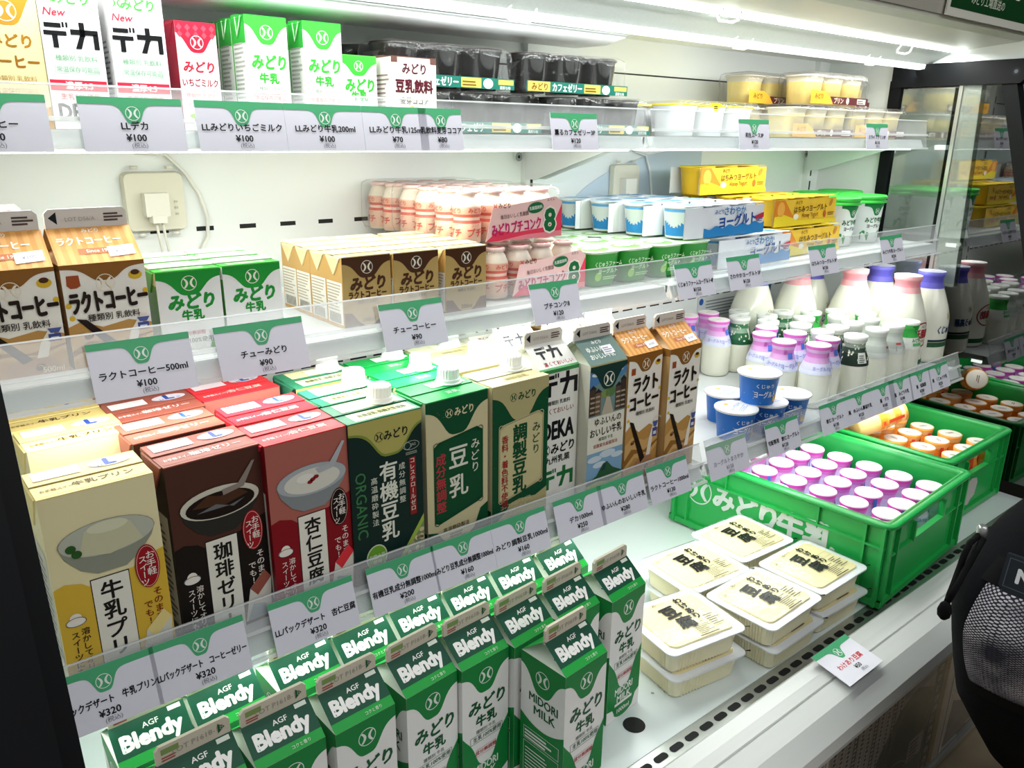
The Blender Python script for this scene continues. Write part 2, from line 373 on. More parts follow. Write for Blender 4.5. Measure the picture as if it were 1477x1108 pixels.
# end glass: black frame, glass, acrylic guards
def epart(b, n, l=None): return cpart(b, n, case, l)
def slab(pts, x0, x1, m):
    b = B(); b.loft([[(x, y, z) for y, z in pts] for x in (x0, x1)], m, smooth=False); return b
post = [(.737, .888), (.478, 0.03), (.452, .03), (.708, .888)]
epart(slab([(.955, .0), (.737, .888 - .0), (.955, .888)][:0] + [(.95, .03), (.485, .03), (.735, .888), (.95, .888)], XE, XE + .005, 'end_glass'), 'glass_pane')
epart(slab(post, XE - .012, XE + .02, 'black_frame'), 'front_post', 'slanting black front post')
epart(slab([(.97, .885), (.70, .885), (.692, .892), (.692, .925), (.70, .932), (.97, .932)], XE - .02, XE + .03, 'black_frame'), 'top_arm', 'black top arm')
b = B(); F = Fr((XE - .0201, .71, .908), (0, -1, 0), (0, 0, 1)); b.ell(F, 0, 0, .008, .008, '#1d2026', 2, 16); b.ell(F, 0, 0, .004, .004, '#6a7076', 3, 10); epart(b, 'screw')
epart(slab([(.975, .0), (.948, .0), (.948, .9), (.975, .9)], XE - .015, XE + .01, 'black_frame'), 'rear_post')
epart(slab([(.944, .45), (.83, .45), (.83, .882), (.944, .882)], XE - .009, XE - .006, 'mist_glass'), 'inner_pane')
epart(slab([(.82, .45), (.812, .45), (.812, .885), (.82, .885)], XE - .014, XE - .006, 'steel'), 'metal_bar')
epart(slab([(.811, .45), (.76, .45), (.775, .885), (.811, .885)], XE - .012, XE - .009, 'side_acrylic'), 'edge_guard')
epart(slab([(.695, .934), (.95, .934), (.95, .972), (.695, .972)], XE - .004, XE + .004, 'case_white'), 'canopy_end_plate')
# left frame
def lpart(b, n, l=None): return cpart(b, n, case, l)
lpart(slab([(.727, .888), (.468, .03), (.425, .03), (.684, .888)], -.03, .046, 'black_frame'), 'front_post')
lpart(slab([(.681, .888), (.422, .03), (.417, .03), (.676, .888)], .014, .028, 'steel'), 'edge_trim', 'thin grey metal edge trim')
lpart(slab([(.676, .888), (.417, .03), (.36, .03), (.62, .888)], -.03, .03, 'black_frame'), 'outer_post')

# ------------------------------------------------------------------ shelves and price rails
SH = {'top': (.772, .85, .811, .84, .751), 'middle': (.552, .795, .592, .775, .530), 'lower': (.285, .70, .321, .68, .262)}
BAY = {'left': (.055, .932), 'right': (.945, 1.835)}
for sn, (z, yt, zt, yb, zb) in SH.items():
    for bn, (x0, x1) in BAY.items():
        t = thing('shelf', 'white metal %s shelf in the %s bay of the display case' % (sn, bn), 'shelf', (x0, yb, z), 0, 'display case shelves')
        b = B(); b.box(0, x1 - x0, .018, 1.125 - yb, -.012, -.0005, 'shelf_metal'); b.build('shelf_board', t)
        b = B(); b.loft([[(x, y, q) for y, q in ((.006, zb - z + .004), (.014, -.001), (.022, -.001), (.022, zb - z + .002))] for x in (0, x1 - x0)], 'shelf_metal', smooth=False); b.build('front_edge', t)
        b = B(); b.box(.01, x1 - x0 - .01, .028, .05, -.022, -.0125, 'lamp_white'); b.build('glow_strip', t)
        for q in (.004, x1 - x0 - .008):
            b = B(); b.loft([[(x, y, k) for y, k in ((.05, -.013), (1.12 - yb, -.013), (1.12 - yb, -.075), (.9 * (1.12 - yb), -.075))] for x in (q, q + .004)], 'shelf_metal', smooth=False); b.build('bracket', t)
        r = thing('price_rail', 'clear plastic price rail along the front of the %s shelf, %s bay' % (sn, bn), 'price rail', (x0, yb, zb), 0, 'clear price rails')
        dy, dz = yt - yb, zt - zb
        b = B(); n = Vector((0, -dz, dy)).normalized()
        q = [Vector((0, 0, 0)), Vector((0, dy, dz))]
        lp = [q[0], q[1], q[1] - n * -.0016, q[0] - n * -.0016]
        b.loft([[(x, p.y, p.z) for p in lp] for x in (0, x1 - x0)], 'clear_plastic', smooth=False); b.build('clear_guard', r)
        b = B()
        for a, c in ((.0, .06), (.46, .52)):
            lp = [q[1] * a - n * .0, q[1] * c - n * 0, q[1] * c + n * .005, q[1] * a + n * .005]
            b.loft([[(x, p.y, p.z) for p in lp] for x in (0, x1 - x0)], 'milky_plastic', smooth=False)
        b.build('rail_channel', r)
        b = B(); e = q[1] * .975; lp = [e, q[1], q[1] + n * .003, e + n * .003]
        b.loft([[(x, p.y, p.z) for p in lp] for x in (0, x1 - x0)], 'milky_plastic', smooth=False); b.build('rail_lip', r)

# ------------------------------------------------------------------ price tags
def price_tag(sn, xc, wd, name, price, label, namew=.95, ht=None, faded=False, nameh=.0085, txt=INK):
    z, yt, zt, yb, zb = SH[sn]
    v = Vector((0, yt - yb, zt - zb)); Lr = v.length; h = ht or (.055 if sn != 'top' else .049)
    b = B(); F = Fr((-wd / 2, 0, 0), (1, 0, 0), v)
    P = [F.pt(0, 0, -4), F.pt(wd, 0, -4), F.pt(wd, h, -4), F.pt(0, h, -4)]; Q = [F.pt(a, c, 0) for a, c in ((0, 0), (wd, 0), (wd, h), (0, h))]
    b.loft([P, Q], TAGW, smooth=False)
    g = '#8fb39a' if faded else TAGG; ik = '#9a9ca4' if faded else txt
    b.drip(F, 0, wd, h, .0065, wd / 2, .0088, .0175, g, 1, p=5)
    b.logo(F, wd / 2, h - .0145, .0066, '#dfeae2', 2, 18)
    b.text(F, name, wd / 2, .0235, nameh, ik, .024, wd * namew)
    b.text(F, price, wd / 2, .0125, .0088, INK if not faded else ik, .024)
    b.text(F, '(税込)', wd / 2 + .002, .0052, .0056, '#6f7078')
    o = b.build('price_tag'); o.location = (xc, yb - .0075, zb + .0015) 
    return tag(o, label, 'price tag', 'price tags on the shelf rails')
TL = 'price card on the %s rail, '
for x, wd, nm, pr, lb in (
    (0.0862, .088, 'LLパックデザート　牛乳プリン', '¥320', 'leftmost, under the yellow milk pudding cartons'),
    (0.1705, .088, 'LLパックデザート　コーヒーゼリー', '¥320', 'under the black coffee jelly cartons'),
    (0.2871, .094, 'LLパックデザート　杏仁豆腐', '¥320', 'under the red almond tofu cartons'),
    (0.3949, .087, '有機豆乳成分無調整1000ml', '¥200', 'under the dark green organic soy cartons'),
    (0.4782, .086, 'みどり豆乳成分無調整1000ml', '¥160', 'under the plain green soy milk cartons'),
    (0.5655, .088, 'みどり調製豆乳1000ml', '¥160', 'under the cream soy milk cartons'),
    (0.6674, .087, 'デカ1000ml', '¥250', 'under the tall white cartons with black lettering'),
    (0.7497, .091, 'ゆふいんのおいしい牛乳', '¥280', 'under the landscape picture milk carton'),
    (0.8467, .088, 'ラクトコーヒー1000ml', '¥130', 'under the tall brown coffee milk cartons')):
    price_tag('lower', x, wd, nm, pr, TL % 'lower' + lb)
price_tag('lower', .988, .10, 'ヨーグルトまろやか', '¥150', TL % 'lower' + 'faded, just right of the rail joint', faded=True)
for x, wd, nm, pr, lb in (
    (1.1397, .095, '宅配専用　飲むヨーグルト', '¥120', 'under the blue yogurt cups'),
    (1.3014, .09, '飲むヨーグルト', '¥130', 'above the back of the near crate'),
    (1.3906, .09, '瓶　ゆふいん農協牛乳', '¥120', 'just right of the yogurt drink card'),
    (1.4808, .09, '瓶　デカ', '¥100', 'third from the right end pair'),
    (1.5513, .09, '瓶　みどり牛乳', '¥100', 'under the green capped small bottles'),
    (1.6346, .09, '瓶　低脂肪', '¥200', 'under the pink capped big bottles'),
    (1.7189, .088, '瓶　くじゅう牛乳', '¥220', 'rightmost, at the end of the rail')):
    price_tag('lower', x, wd, nm, pr, TL % 'lower' + lb)
for x, wd, nm, pr, lb in (
    (0.1752, .092, 'ラクトコーヒー500ml', '¥100', 'under the half-litre coffee cartons'),
    (0.2920, .094, 'チューみどり', '¥90', 'under the small green milk bricks'),
    (0.4752, .086, 'チューコーヒー', '¥90', 'under the gold coffee bricks'),
    (0.6989, .086, 'プチコンク8', '¥120', 'under the pink bottle packs'),
    (0.9910, .09, 'くじゅうファームヨーグルト4P', '¥150', 'under the green yogurt packs'),
    (1.1197, .09, 'さわやかヨーグルト3P', '¥120', 'under the blue and white yogurt packs'),
    (1.3613, .092, 'はちみつヨーグルト3P', '¥150', 'under the yellow honey yogurt packs'),
    (1.6196, .092, 'みどり牛乳ヨーグルト', '¥230', 'under the big green lidded tubs')):
    price_tag('middle', x, wd, nm, pr, TL % 'middle' + lb)
for x, wd, nm, pr, lb in (
    (0.0933, .09, 'LLコーヒー', '¥100', 'leftmost, under the cream coffee carton'),
    (0.2095, .092, 'LLデカ', '¥100', 'under the two black lettered cartons'),
    (0.3138, .092, 'LLみどりいちごミルク', '¥100', 'under the red strawberry carton'),
    (0.4061, .092, 'LLみどり牛乳200ml', '¥100', 'under the slim green milk cartons'),
    (0.4955, .086, 'LLみどり牛乳125ml', '¥70', 'under the smallest green milk carton'),
    (0.5581, .062, '乳飲料麦芽ココア', '¥80', 'under the cocoa cartons'),
    (0.7795, .087, '薫るカフェゼリー3P', '¥120', 'under the black coffee jelly packs'),
    (1.1946, .086, '和生ムース3P', '¥120', 'under the yellow rimmed mousse cups'),
    (1.6087, .086, 'ミライフプリン3P', '¥110', 'under the custard pudding packs')):
    price_tag('top', x, wd, nm, pr, TL % 'top' + lb)
# tag on the bumper
b = B(); F = Fr((-.047, -.032, 0), (1, 0, 0), (0, 1, .18))
b.loft([[F.pt(x, y, -3) for x, y in ((0, 0), (.094, 0), (.094, .064), (0, .064))], [F.pt(x, y, 0) for x, y in ((0, 0), (.094, 0), (.094, .064), (0, .064))]], '#e4e2ea', smooth=False)
b.drip(F, 0, .094, .064, .009, .047, .009, .018, TAGG, 1); b.logo(F, .047, .048, .007, '#e6f2ea', 2)
b.text(F, 'わけあり豆腐', .047, .028, .0105, '#d8393f', .012); b.text(F, '¥50', .05, .0165, .0095, INK, .014); b.text(F, '(税込)', .055, .008, .006, '#6f7078')
o = b.build('price_tag'); o.location = (1.012, .458, .0285); tag(o, 'white price card with red lettering lying on the white front bumper', 'price tag')

# ================================================================== PRODUCTS
# ------------------------------------------------------------------ gable-top cartons
def gable(w_, d, hb, hg, fin, body, roof, fold, fincol, name, cat, foldm=None):
    """returns (root, frames, meshes to print on)"""
    t = thing(name, '-', cat)
    bb = B(); bb.box(-w_ / 2, w_ / 2, -d / 2, d / 2, 0, hb, body)
    F = Fr((-w_ / 2, -d / 2, 0), (1, 0, 0), (0, 0, 1)); Ls = Fr((-w_ / 2, d / 2, 0), (0, -1, 0), (0, 0, 1))
    rb = B(); zr = hb + hg; th = .0018
    for s in (-1, 1):
        rb.face([(-w_ / 2, s * d / 2, hb), (w_ / 2, s * d / 2, hb), (w_ / 2, s * th, zr), (-w_ / 2, s * th, zr)][::-s], roof)
    for s in (-1, 1):
        x = s * w_ / 2; P = (x - s * w_ * .36, 0, zr - .002); G = foldm or fold
        rb.face([(x, -d / 2, hb), (x, -th, zr), P], fold); rb.face([(x, d / 2, hb), P, (x, th, zr)], G); rb.face([(x, -d / 2, hb), P, (x, d / 2, hb)], fold)
    R = Fr((-w_ / 2, -d / 2, hb), (1, 0, 0), (0, d / 2 - th, hg))
    fb = B(); c = .004
    lp = [(-w_ / 2 + .001, zr - .003), (w_ / 2 - .001, zr - .003), (w_ / 2 - .001, zr + fin - c), (w_ / 2 - .001 - c, zr + fin), (-w_ / 2 + .001 + c, zr + fin), (-w_ / 2 + .001, zr + fin - c)]
    fb.loft([[(x, y, z) for x, z in lp] for y in (-th, th)], fincol, smooth=False)
    FF = Fr((-w_ / 2, -th, zr), (1, 0, 0), (0, 0, 1))
    return t, bb, rb, fb, F, Ls, R, FF, math.hypot(d / 2, hg)
def fin_print(fb, FF, w_, fin, left=False):
    if left:
        fb.poly(FF, [(.004, fin * .55), (.011, fin * .2), (.011, fin * .85)], INK); fb.lines(FF, w_ - .022, fin * .28, .018, fin * .5, 3, '#55433c'); fb.text(FF, 'LOT D56/A', w_ * .42, fin * .45, fin * .3, '#a59d92')
    else:
        fb.rect(FF, .006, fin * .5, .016, fin * .32, '#7f9a58'); fb.lines(FF, .006, fin * .14, .015, fin * .3, 2, '#a9504a')
        fb.text(FF, 'LOT P1618-18', w_ * .56, fin * .5, fin * .42, '#9c988e', rot=.04); fb.poly(FF, [(w_ - .006, fin * .5), (w_ - .013, fin * .22), (w_ - .013, fin * .8)], '#1d5a2c')
def milk_litre():
    w_ = .071; t, bb, rb, fb, F, Ls, R, FF, Lr = gable(w_, w_, .194, .027, .019, WHITE, '#1c9a3c', '#dfe6d8', '#cfc6b2', 'milk_carton', 'milk carton', '#2f9f45')
    G = '#15803a'; K = '#12562f'
    # front
    bb.drip(F, 0, w_, .194, .013, w_ / 2, .0175, .031, G, 1, p=4)
    bb.logo(F, w_ / 2, .172, .0105, '#dfe9df', 2)
    bb.text(F, 'みどり', w_ / 2 + .002, .134, .021, K, .035, .055, shear=.12, sx=.95); bb.text(F, '牛乳', w_ / 2 + .001, .1125, .0165, K, .035)
    bb.text(F, '種類別 牛乳', w_ / 2, .0985, .0058, '#4f5b52'); bb.text(F, '生乳100%使用', w_ / 2 + .002, .089, .0072, K, .008, .044); bb.frame(F, .0115, .0835, .05, .0105, .0005, K, 2)
    Y = lambda x: .083 + .018 * (abs(x / w_ - .5) * 2) ** 3 * 1.0 - .034 / (1 + abs((x - w_ / 2) / .0165) ** 5)
    xs = [w_ * i / 30 for i in range(31)]
    for a, c in zip(xs, xs[1:]): bb.face([F.pt(a, 0, 1), F.pt(c, 0, 1), F.pt(c, Y(c), 1), F.pt(a, Y(a), 1)], G)
    bb.text(F, '成分無調整', w_ / 2, .068, .0066, RED, .008); bb.frame(F, .020, .0625, .031, .0105, .0004, RED, 2)
    bb.text(F, 'MIDORI', w_ / 2, .044, .0155, WHITE, .02, .038); bb.text(F, 'MILK', w_ / 2 + .001, .031, .0155, WHITE, .02, .03); bb.rect(F, .017, .0205, .038, .0042, WHITE, 2)
    bb.poly(F, [(0, 0), (w_, 0), (w_, .028), (.062, .022), (.056, .006), (.045, .001), (.028, .001), (.018, .006), (.012, .018), (0, .020)], WHITE, 2)
    bb.ell(F, w_ / 2, .010, .02, .010, G, 3, 20); bb.text(F, '1000ml', w_ / 2, .0115, .0098, WHITE, .02, .036, l=4)
    # left side
    bb.drip(Ls, 0, w_, .194, .012, w_ / 2, .0195, .036, G, 1, p=4); bb.logo(Ls, w_ / 2, .170, .011, '#dfe9df', 2)
    bb.text(Ls, 'MIDORI', w_ / 2 + .002, .1385, .0165, K, .02, .046); bb.text(Ls, 'MILK', w_ / 2 + .004, .1225, .0165, K, .02, .034)
    Y2 = lambda x: .098 + .012 * (abs(x / w_ - .5) * 2) ** 2
    for a, c in zip(xs, xs[1:]): bb.face([Ls.pt(a, 0, 1), Ls.pt(c, 0, 1), Ls.pt(c, Y2(c), 1), Ls.pt(a, Y2(a), 1)], G)
    bb.frame(Ls, .006, .073, .058, .018, .0006, WHITE, 2); bb.lines(Ls, .008, .075, .052, .014, 3, WHITE, 2); bb.frame(Ls, .006, .012, .058, .058, .0006, WHITE, 2); bb.lines(Ls, .009, .015, .05, .05, 10, WHITE, 2, .3)
    # roof
    rb.rect(R, 0, .0105, w_, Lr - .0105, DGREEN, 1); rb.text(R, 'AGF', w_ / 2 + .001, Lr * .77, .0075, WHITE, .015, sx=1.1); rb.text(R, 'Blendy', w_ / 2, Lr * .48, .0215, WHITE, .05, .056)
    rb.rect(R, w_ - .0165, Lr - .0072, .0125, .0046, '#dfe6d8', 2); rb.text(R, 'コクと香り', w_ - .024, .005, .0042, '#cfe2c8', .01)
    rb.lines(Fr((-w_ / 2, 0, .194), (.25, -.9, .0), (.3, 0, 1)), .012, .008, .013, .008, 3, '#3d7f9c', 3)
    fin_print(fb, FF, w_, .019)
    bb.build('carton_body', t); rb.build('gable_top', t); fb.build('top_fin', t); return Kind(t)
def coffee_print(bb, rb, fb, F, Ls, R, FF, w_, hb, Lr, two_line):
    BR, DK, CR = '#8a5a24', '#24170f', '#ece6da'
    bb.rect(F, 0, hb * .0, w_, hb, CR, 1); z0 = hb * .44
    # swirl of coffee
    bb.poly(F, [(0, 0), (w_, 0), (w_, z0 * .86), (w_ * .72, z0 * .98), (w_ * .4, z0 * .88), (w_ * .15, z0 * 1.05), (0, z0 * .95)], '#b98a4a', 2)
    bb.poly(F, [(0, z0 * .2), (w_ * .3, z0 * .42), (w_ * .7, z0 * .36), (w_, z0 * .55), (w_, z0 * .8), (w_ * .6, z0 * .7), (w_ * .2, z0 * .82), (0, z0 * .7)], '#cda264', 3)
    bb.poly(F, [(0, z0 * .30), (w_ * .3, z0 * .5), (w_ * .7, z0 * .46), (w_, z0 * .62), (w_, z0 * .66), (w_ * .6, z0 * .52), (w_ * .2, z0 * .60), (0, z0 * .42)], '#8f6127', 4)
    bb.poly(F, [(w_ * .10, z0 * 1.12), (w_ * .22, z0 * 1.08), (w_ * .62, z0 * .38), (w_ * .5, z0 * .30)], '#21140e', 5)
    bb.poly(F, [(w_ * .66, z0 * .40), (w_ * .72, z0 * .7), (w_ * .86, z0 * 1.05), (w_ * .96, z0 * 1.1), (w_ * .84, z0 * .75), (w_ * .78, z0 * .4)], '#e6ddcc', 5)
    bb.poly(F, [(w_ * .3, 0), (w_ * .9, 0), (w_ * .85, z0 * .38), (w_ * .6, z0 * .44), (w_ * .34, z0 * .34)], '#a87a52', 4)
    for x, y in ((.22, .72), (.68, .20)): bb.ell(F, w_ * x, z0 * y, w_ * .062, w_ * .042, '#5b2f14', 6, 14, .4); bb.ring(F, w_ * x, z0 * y, w_ * .03, w_ * .03, w_ * .01, '#caa06a', 7, 10, 0, 0, 3)
    bb.rect(F, w_ * .82, z0 * .72, w_ * .14, z0 * .16, '#3d4b86', 6); bb.rect(F, w_ * .845, z0 * .755, w_ * .09, z0 * .06, '#d9dae6', 7); bb.poly(F, [(w_ * .85, z0 * .9), (w_ * .94, z0 * .9), (w_ * .98, z0 * 1.0), (w_ * .82, z0 * 1.0)], '#4a5896', 6)
    for i in range(8): bb.rect(F, w_ * i / 8, hb * .965, w_ / 16, hb * .035, '#a5732f', 2)
    bb.drip(F, 0, w_, hb, hb * .035, w_ / 2, w_ * .21, hb * (.13 if not two_line else .105), BR, 3, p=4)
    bb.logo(F, w_ / 2, hb - (.019 if not two_line else .016), w_ * .115, '#eadfc8', 5)
    bb.poly(F, [(w_ * .06, hb * .90), (w_ * .20, hb * .90), (w_ * .21, hb * .80), (w_ * .16, hb * .78), (w_ * .09, hb * .78), (w_ * .05, hb * .81)] if not two_line else [(w_ * .08, hb * .90), (w_ * .2, hb * .90), (w_ * .2, hb * .85), (w_ * .08, hb * .85)], '#9d4a23', 3)
    bb.ell(F, w_ * .87, hb * (.86 if not two_line else .91), w_ * .085, w_ * .06, '#d7ae2e', 3, 16); bb.ell(F, w_ * .87, hb * (.885 if not two_line else .92), w_ * .055, w_ * .035, '#4b2a15', 4, 14)
    for x, y in ((.04, .62), (.97, .70), (.06, .5)): bb.ell(F, w_ * x, hb * y, w_ * .035, w_ * .035, '#dcb233', 3, 12)
    if two_line:
        bb.text(F, 'ラクト', w_ * .52, hb * .77, .027, DK, .035, w_ * .72, l=8, rot=.03); bb.text(F, 'コーヒー', w_ * .50, hb * .635, .026, DK, .035, w_ * .84, l=8, rot=.05); bb.text(F, '種類別 乳飲料', w_ * .55, hb * .545, .0065, DK, .01, l=8)
    else:
        bb.text(F, 'ラクトコーヒー', w_ * .52, hb * .65, .0225, DK, .04, w_ * .92, l=8, rot=.03); bb.text(F, '種類別 乳飲料', w_ * .55, hb * .49, .0075, DK, .012, l=8); bb.text(F, '500ml', w_ * .82, hb * .06, .0075, '#e6d2b8', .01, l=8)
    bb.rect(Ls, 0, 0, w_, hb, '#c49a62', 1); bb.lines(Ls, w_ * .1, hb * .1, w_ * .8, hb * .4, 9, '#e9ddc8', 2, .4); bb.drip(Ls, 0, w_, hb, hb * .05, w_ / 2, w_ * .2, hb * .11, BR, 2)
    for i in range(8): rb.rect(R, w_ * (i + .25) / 8, 0, w_ / 16, Lr, '#dba05c', 1)
    rb.text(R, 'みどり', w_ / 2, Lr * .87, .0055, WHITE, .02); rb.text(R, 'ラクトコーヒー', w_ * .45, Lr * .6, .011, '#f3ead8', .03, w_ * .75); rb.rect(R, w_ * .28, Lr * .24, w_ * .5, Lr * .15, '#b5673f', 2); rb.text(R, 'Since 1978', w_ * .53, Lr * .315, .0055, '#f2e6d6', .01, l=3)
    T = Fr(R.pt(w_ * .62, Lr * .12, 3), R.u + R.v * .08, R.v); rb.rect(T, 0, 0, w_ * .32, Lr * .27, '#e9e6ea', 1); rb.text(T, '¥100', w_ * .16, Lr * .13, .0058, '#7d7a92', 0, l=2)
    fin_print(fb, FF, w_, .018, True)
def coffee_litre():
    w_ = .071; t, *q = gable(w_, w_, .194, .027, .018, '#c49a62', '#c98a45', '#d9b78a', '#d9d0c4', 'coffee_milk_carton', 'milk carton')
    bb, rb, fb, F, Ls, R, FF, Lr = q; coffee_print(bb, rb, fb, F, Ls, R, FF, w_, .194, Lr, True)
    bb.build('carton_body', t); rb.build('gable_top', t); fb.build('top_fin', t); return Kind(t)
def coffee_half():
    w_ = .074; t, *q = gable(w_, w_, .1, .030, .018, '#c49a62', '#d0924c', '#d9b78a', '#d5d0ca', 'coffee_milk_carton', 'milk carton')
    bb, rb, fb, F, Ls, R, FF, Lr = q; coffee_print(bb, rb, fb, F, Ls, R, FF, w_, .1, Lr, False)
    bb.build('carton_body', t); rb.build('gable_top', t); fb.build('top_fin', t); return Kind(t)
def deka_glyphs(b, F, cx, cy, s, m, l=2):
    """blocky katakana de-ka drawn from bars"""
    k = s
    for x, y, w_, h in ((-1.0, .28, .62, .17), (-1.05, -.02, .85, .17), (-.75, -.5, .2, .5), (-.34, .3, .08, .2), (-.2, .3, .08, .2), (-.05, .05, 1.05, .2), (.3, -.02, .2, .55), (.8, -.5, .2, .6)):
        b.rect(F, cx + x * k, cy + y * k, w_ * k, h * k, m, l)
    b.poly(F, [(cx + .3 * k, cy + .05 * k), (cx + .5 * k, cy + .05 * k), (cx + .3 * k, cy - .5 * k), (cx + .08 * k, cy - .5 * k)], m, l)
def deka_litre():
    w_ = .070; t, bb, rb, fb, F, Ls, R, FF, Lr = gable(w_, w_, .194, .027, .018, '#e4e3da', '#e4e3dc', '#e0dfd4', '#cfc8bd', 'milk_carton', 'milk carton')
    deka_glyphs(bb, F, w_ / 2 + .002, .172, .031, INK); bb.text(F, '種類別 乳飲料', w_ / 2, .1475, .0065, INK, .008); bb.text(F, '濃くておいしい', w_ / 2, .136, .0088, '#8e3a34', .006, .054)
    bb.text(F, 'DEKA', w_ / 2, .108, .036, INK, .03, .058, sx=.62); bb.logo(F, .012, .081, .0085, INK, 2); bb.text(F, 'みどり', .044, .081, .0165, INK, .03, .042, shear=.1); bb.text(F, '九州乳業', w_ / 2, .065, .0115, INK, .02, .05)
    deka_glyphs(bb, F, w_ / 2 + .001, .037, .029, '#1c6b33'); bb.lines(Ls, .01, .02, .05, .12, 16, '#9a9a94', 2, .4); bb.rect(F, 0, .189, w_, .005, '#3d8a4c', 1)
    deka_glyphs(rb, R, w_ * .46, Lr * .62, .02, '#2a2a2c'); rb.text(R, '濃くておいしい', w_ * .55, Lr * .2, .0075, '#b4474c', .01, .052); rb.rect(R, 0, 0, w_, .003, '#58a867', 1); fin_print(fb, FF, w_, .018, True)
    bb.build('carton_body', t); rb.build('gable_top', t); fb.build('top_fin', t); return Kind(t)
def yufuin_litre():
    w_ = .071; t, bb, rb, fb, F, Ls, R, FF, Lr = gable(w_, w_, .194, .027, .018, '#dfdccb', '#5f7670', '#cfd3c0', '#cfc8bd', 'milk_carton', 'milk carton')
    bb.rect(F, 0, .12, w_, .068, '#4f7fae', 1); bb.poly(F, [(0, .15), (.01, .165), (.022, .168), (.03, .175), (.045, .178), (.06, .17), (w_, .176), (w_, .12), (0, .12)], '#6f8a86', 2)
    for x, y, c in ((.012, .18, '#d8dfe2'), (.055, .181, '#cfd9de')): bb.ell(F, x, y, .009, .003, c, 2, 14)
    for x0, x1, z1, m in ((0, .012, .160, '#4a3a30'), (.010, .022, .154, '#6d5643'), (.05, .062, .157, '#57453a'), (.060, w_, .165, '#3f342d')):
        bb.rect(F, x0, .122, x1 - x0, z1 - .122, m, 3); bb.poly(F, [(x0 - .0015, z1), (x1 + .0015 if x1 < w_ else w_, z1), ((x0 + x1) / 2, z1 + .006)], '#2c2a2c', 4)
        for q in range(4): bb.rect(F, x0 + .0015, .126 + q * .007, (x1 - x0) * .7, .0025, '#a79c84', 4)
    bb.poly(F, [(.024, .12), (.048, .12), (.038, .148), (.034, .148)], '#b9ad96', 3); bb.ell(F, .04, .152, .010, .008, '#5b7a4a', 3, 16); bb.ell(F, .03, .150, .008, .006, '#7b8f50', 3, 14)
    bb.rect(F, 0, .186, w_, .008, '#c2b988', 1); bb.drip(F, 0, w_, .192, .004, w_ / 2, .019, .031, '#1c3a33', 5, p=4); bb.logo(F, w_ / 2, .171, .0105, '#e6e4d6', 7)
    bb.text(F, 'ゆふいんの', w_ / 2 + .003, .111, .0125, '#1f1d1b', .012, .052); bb.text(F, 'おいしい牛乳', w_ / 2, .096, .0135, '#1f1d1b', .016, .062); bb.text(F, '種類別 牛乳', w_ / 2, .0845, .0055, '#2d4b3b'); bb.text(F, '低酸素化殺菌製法', w_ / 2, .0755, .006, '#a6403c', .006)
    bb.rect(F, 0, 0, w_, .066, '#7fa6c4', 1)
    for x, y, a in ((.015, .06, .014), (.04, .064, .016), (.06, .058, .012), (.025, .05, .013)): bb.ell(F, x, y - .004, a, a * .35, '#c8d6de', 2, 18)
    bb.poly(F, [(0, .022), (.02, .030), (.032, .046), (.040, .048), (.052, .036), (w_, .027), (w_, 0), (0, 0)], '#2f5c3a', 3); bb.poly(F, [(.028, .036), (.034, .045), (.038, .046), (.036, .036)], '#1d3f45', 4)
    bb.poly(F, [(0, .018), (.02, .021), (.045, .017), (w_, .022), (w_, 0), (0, 0)], '#a9b83c', 4); bb.poly(F, [(0, .008), (.03, .012), (w_, .007), (w_, 0), (0, 0)], '#c7c34a', 5)
    rb.text(R, 'みどり', w_ / 2, Lr * .8, .0065, '#e6e8e0', .02); rb.text(R, 'ゆふいん', w_ * .36, Lr * .55, .0105, '#e3e6df', .02, .03); rb.text(R, 'おいしい牛乳', w_ * .45, Lr * .28, .0095, '#e3e6df', .02, .045)
    T = Fr(R.pt(w_ * .52, Lr * .3, 3), R.u, R.v); rb.rect(T, 0, 0, .02, .014, '#e4e2e6', 1); rb.lines(T, .002, .002, .016, .01, 3, '#8d8a9a', 2); fin_print(fb, FF, w_, .018, True)
    bb.build('carton_body', t); rb.build('gable_top', t); fb.build('top_fin', t); return Kind(t)
# ------------------------------------------------------------------ brick cartons
def brick(w_, d, h, body, top, name, cat, flap=None, earm=None, seam_shadow=True):
    t = thing(name, '-', cat); bb = B(); bb.box(-w_ / 2, w_ / 2, -d / 2, d / 2, 0, h, body)
    tb = B(); tb.box(-w_ / 2, w_ / 2, -d / 2, d / 2, h, h + .0012, top)
    # folded top seam across the carton, leaning to the back
    tb.loft([[(x, y, z) for y, z in ((-.001, h), (-.0015, h + .0025), (d * .47, h + .0034), (d * .47, h + .0012))] for x in (-w_ / 2, w_ / 2)], flap or top, smooth=False)
    if earm:
        for s in (-1, 1):
            x = s * w_ / 2; tb.loft([[(x, -d * .42, h), (x, d * .42, h), (x, 0, h - d * .55)], [(x + s * .0014, -d * .40, h - .001), (x + s * .0014, d * .40, h - .001), (x + s * .0014, 0, h - d * .53)]], earm, smooth=False)
    F = Fr((-w_ / 2, -d / 2, 0), (1, 0, 0), (0, 0, 1)); Ls = Fr((-w_ / 2, d / 2, 0), (0, -1, 0), (0, 0, 1))
    T0 = Fr((-w_ / 2, -d / 2, h + .0012), (1, 0, 0), (0, 1, 0)); T1 = Fr((-w_ / 2, 0, h + .00275), (1, 0, 0), (0, 1, 0.026))
    tb.rect(T0, 0, d / 2 - .0022, w_, .0012, '#3a2f26', 1)  # shadow along the folded seam, painted as a thin dark line
    return t, bb, tb, F, Ls, T0, T1
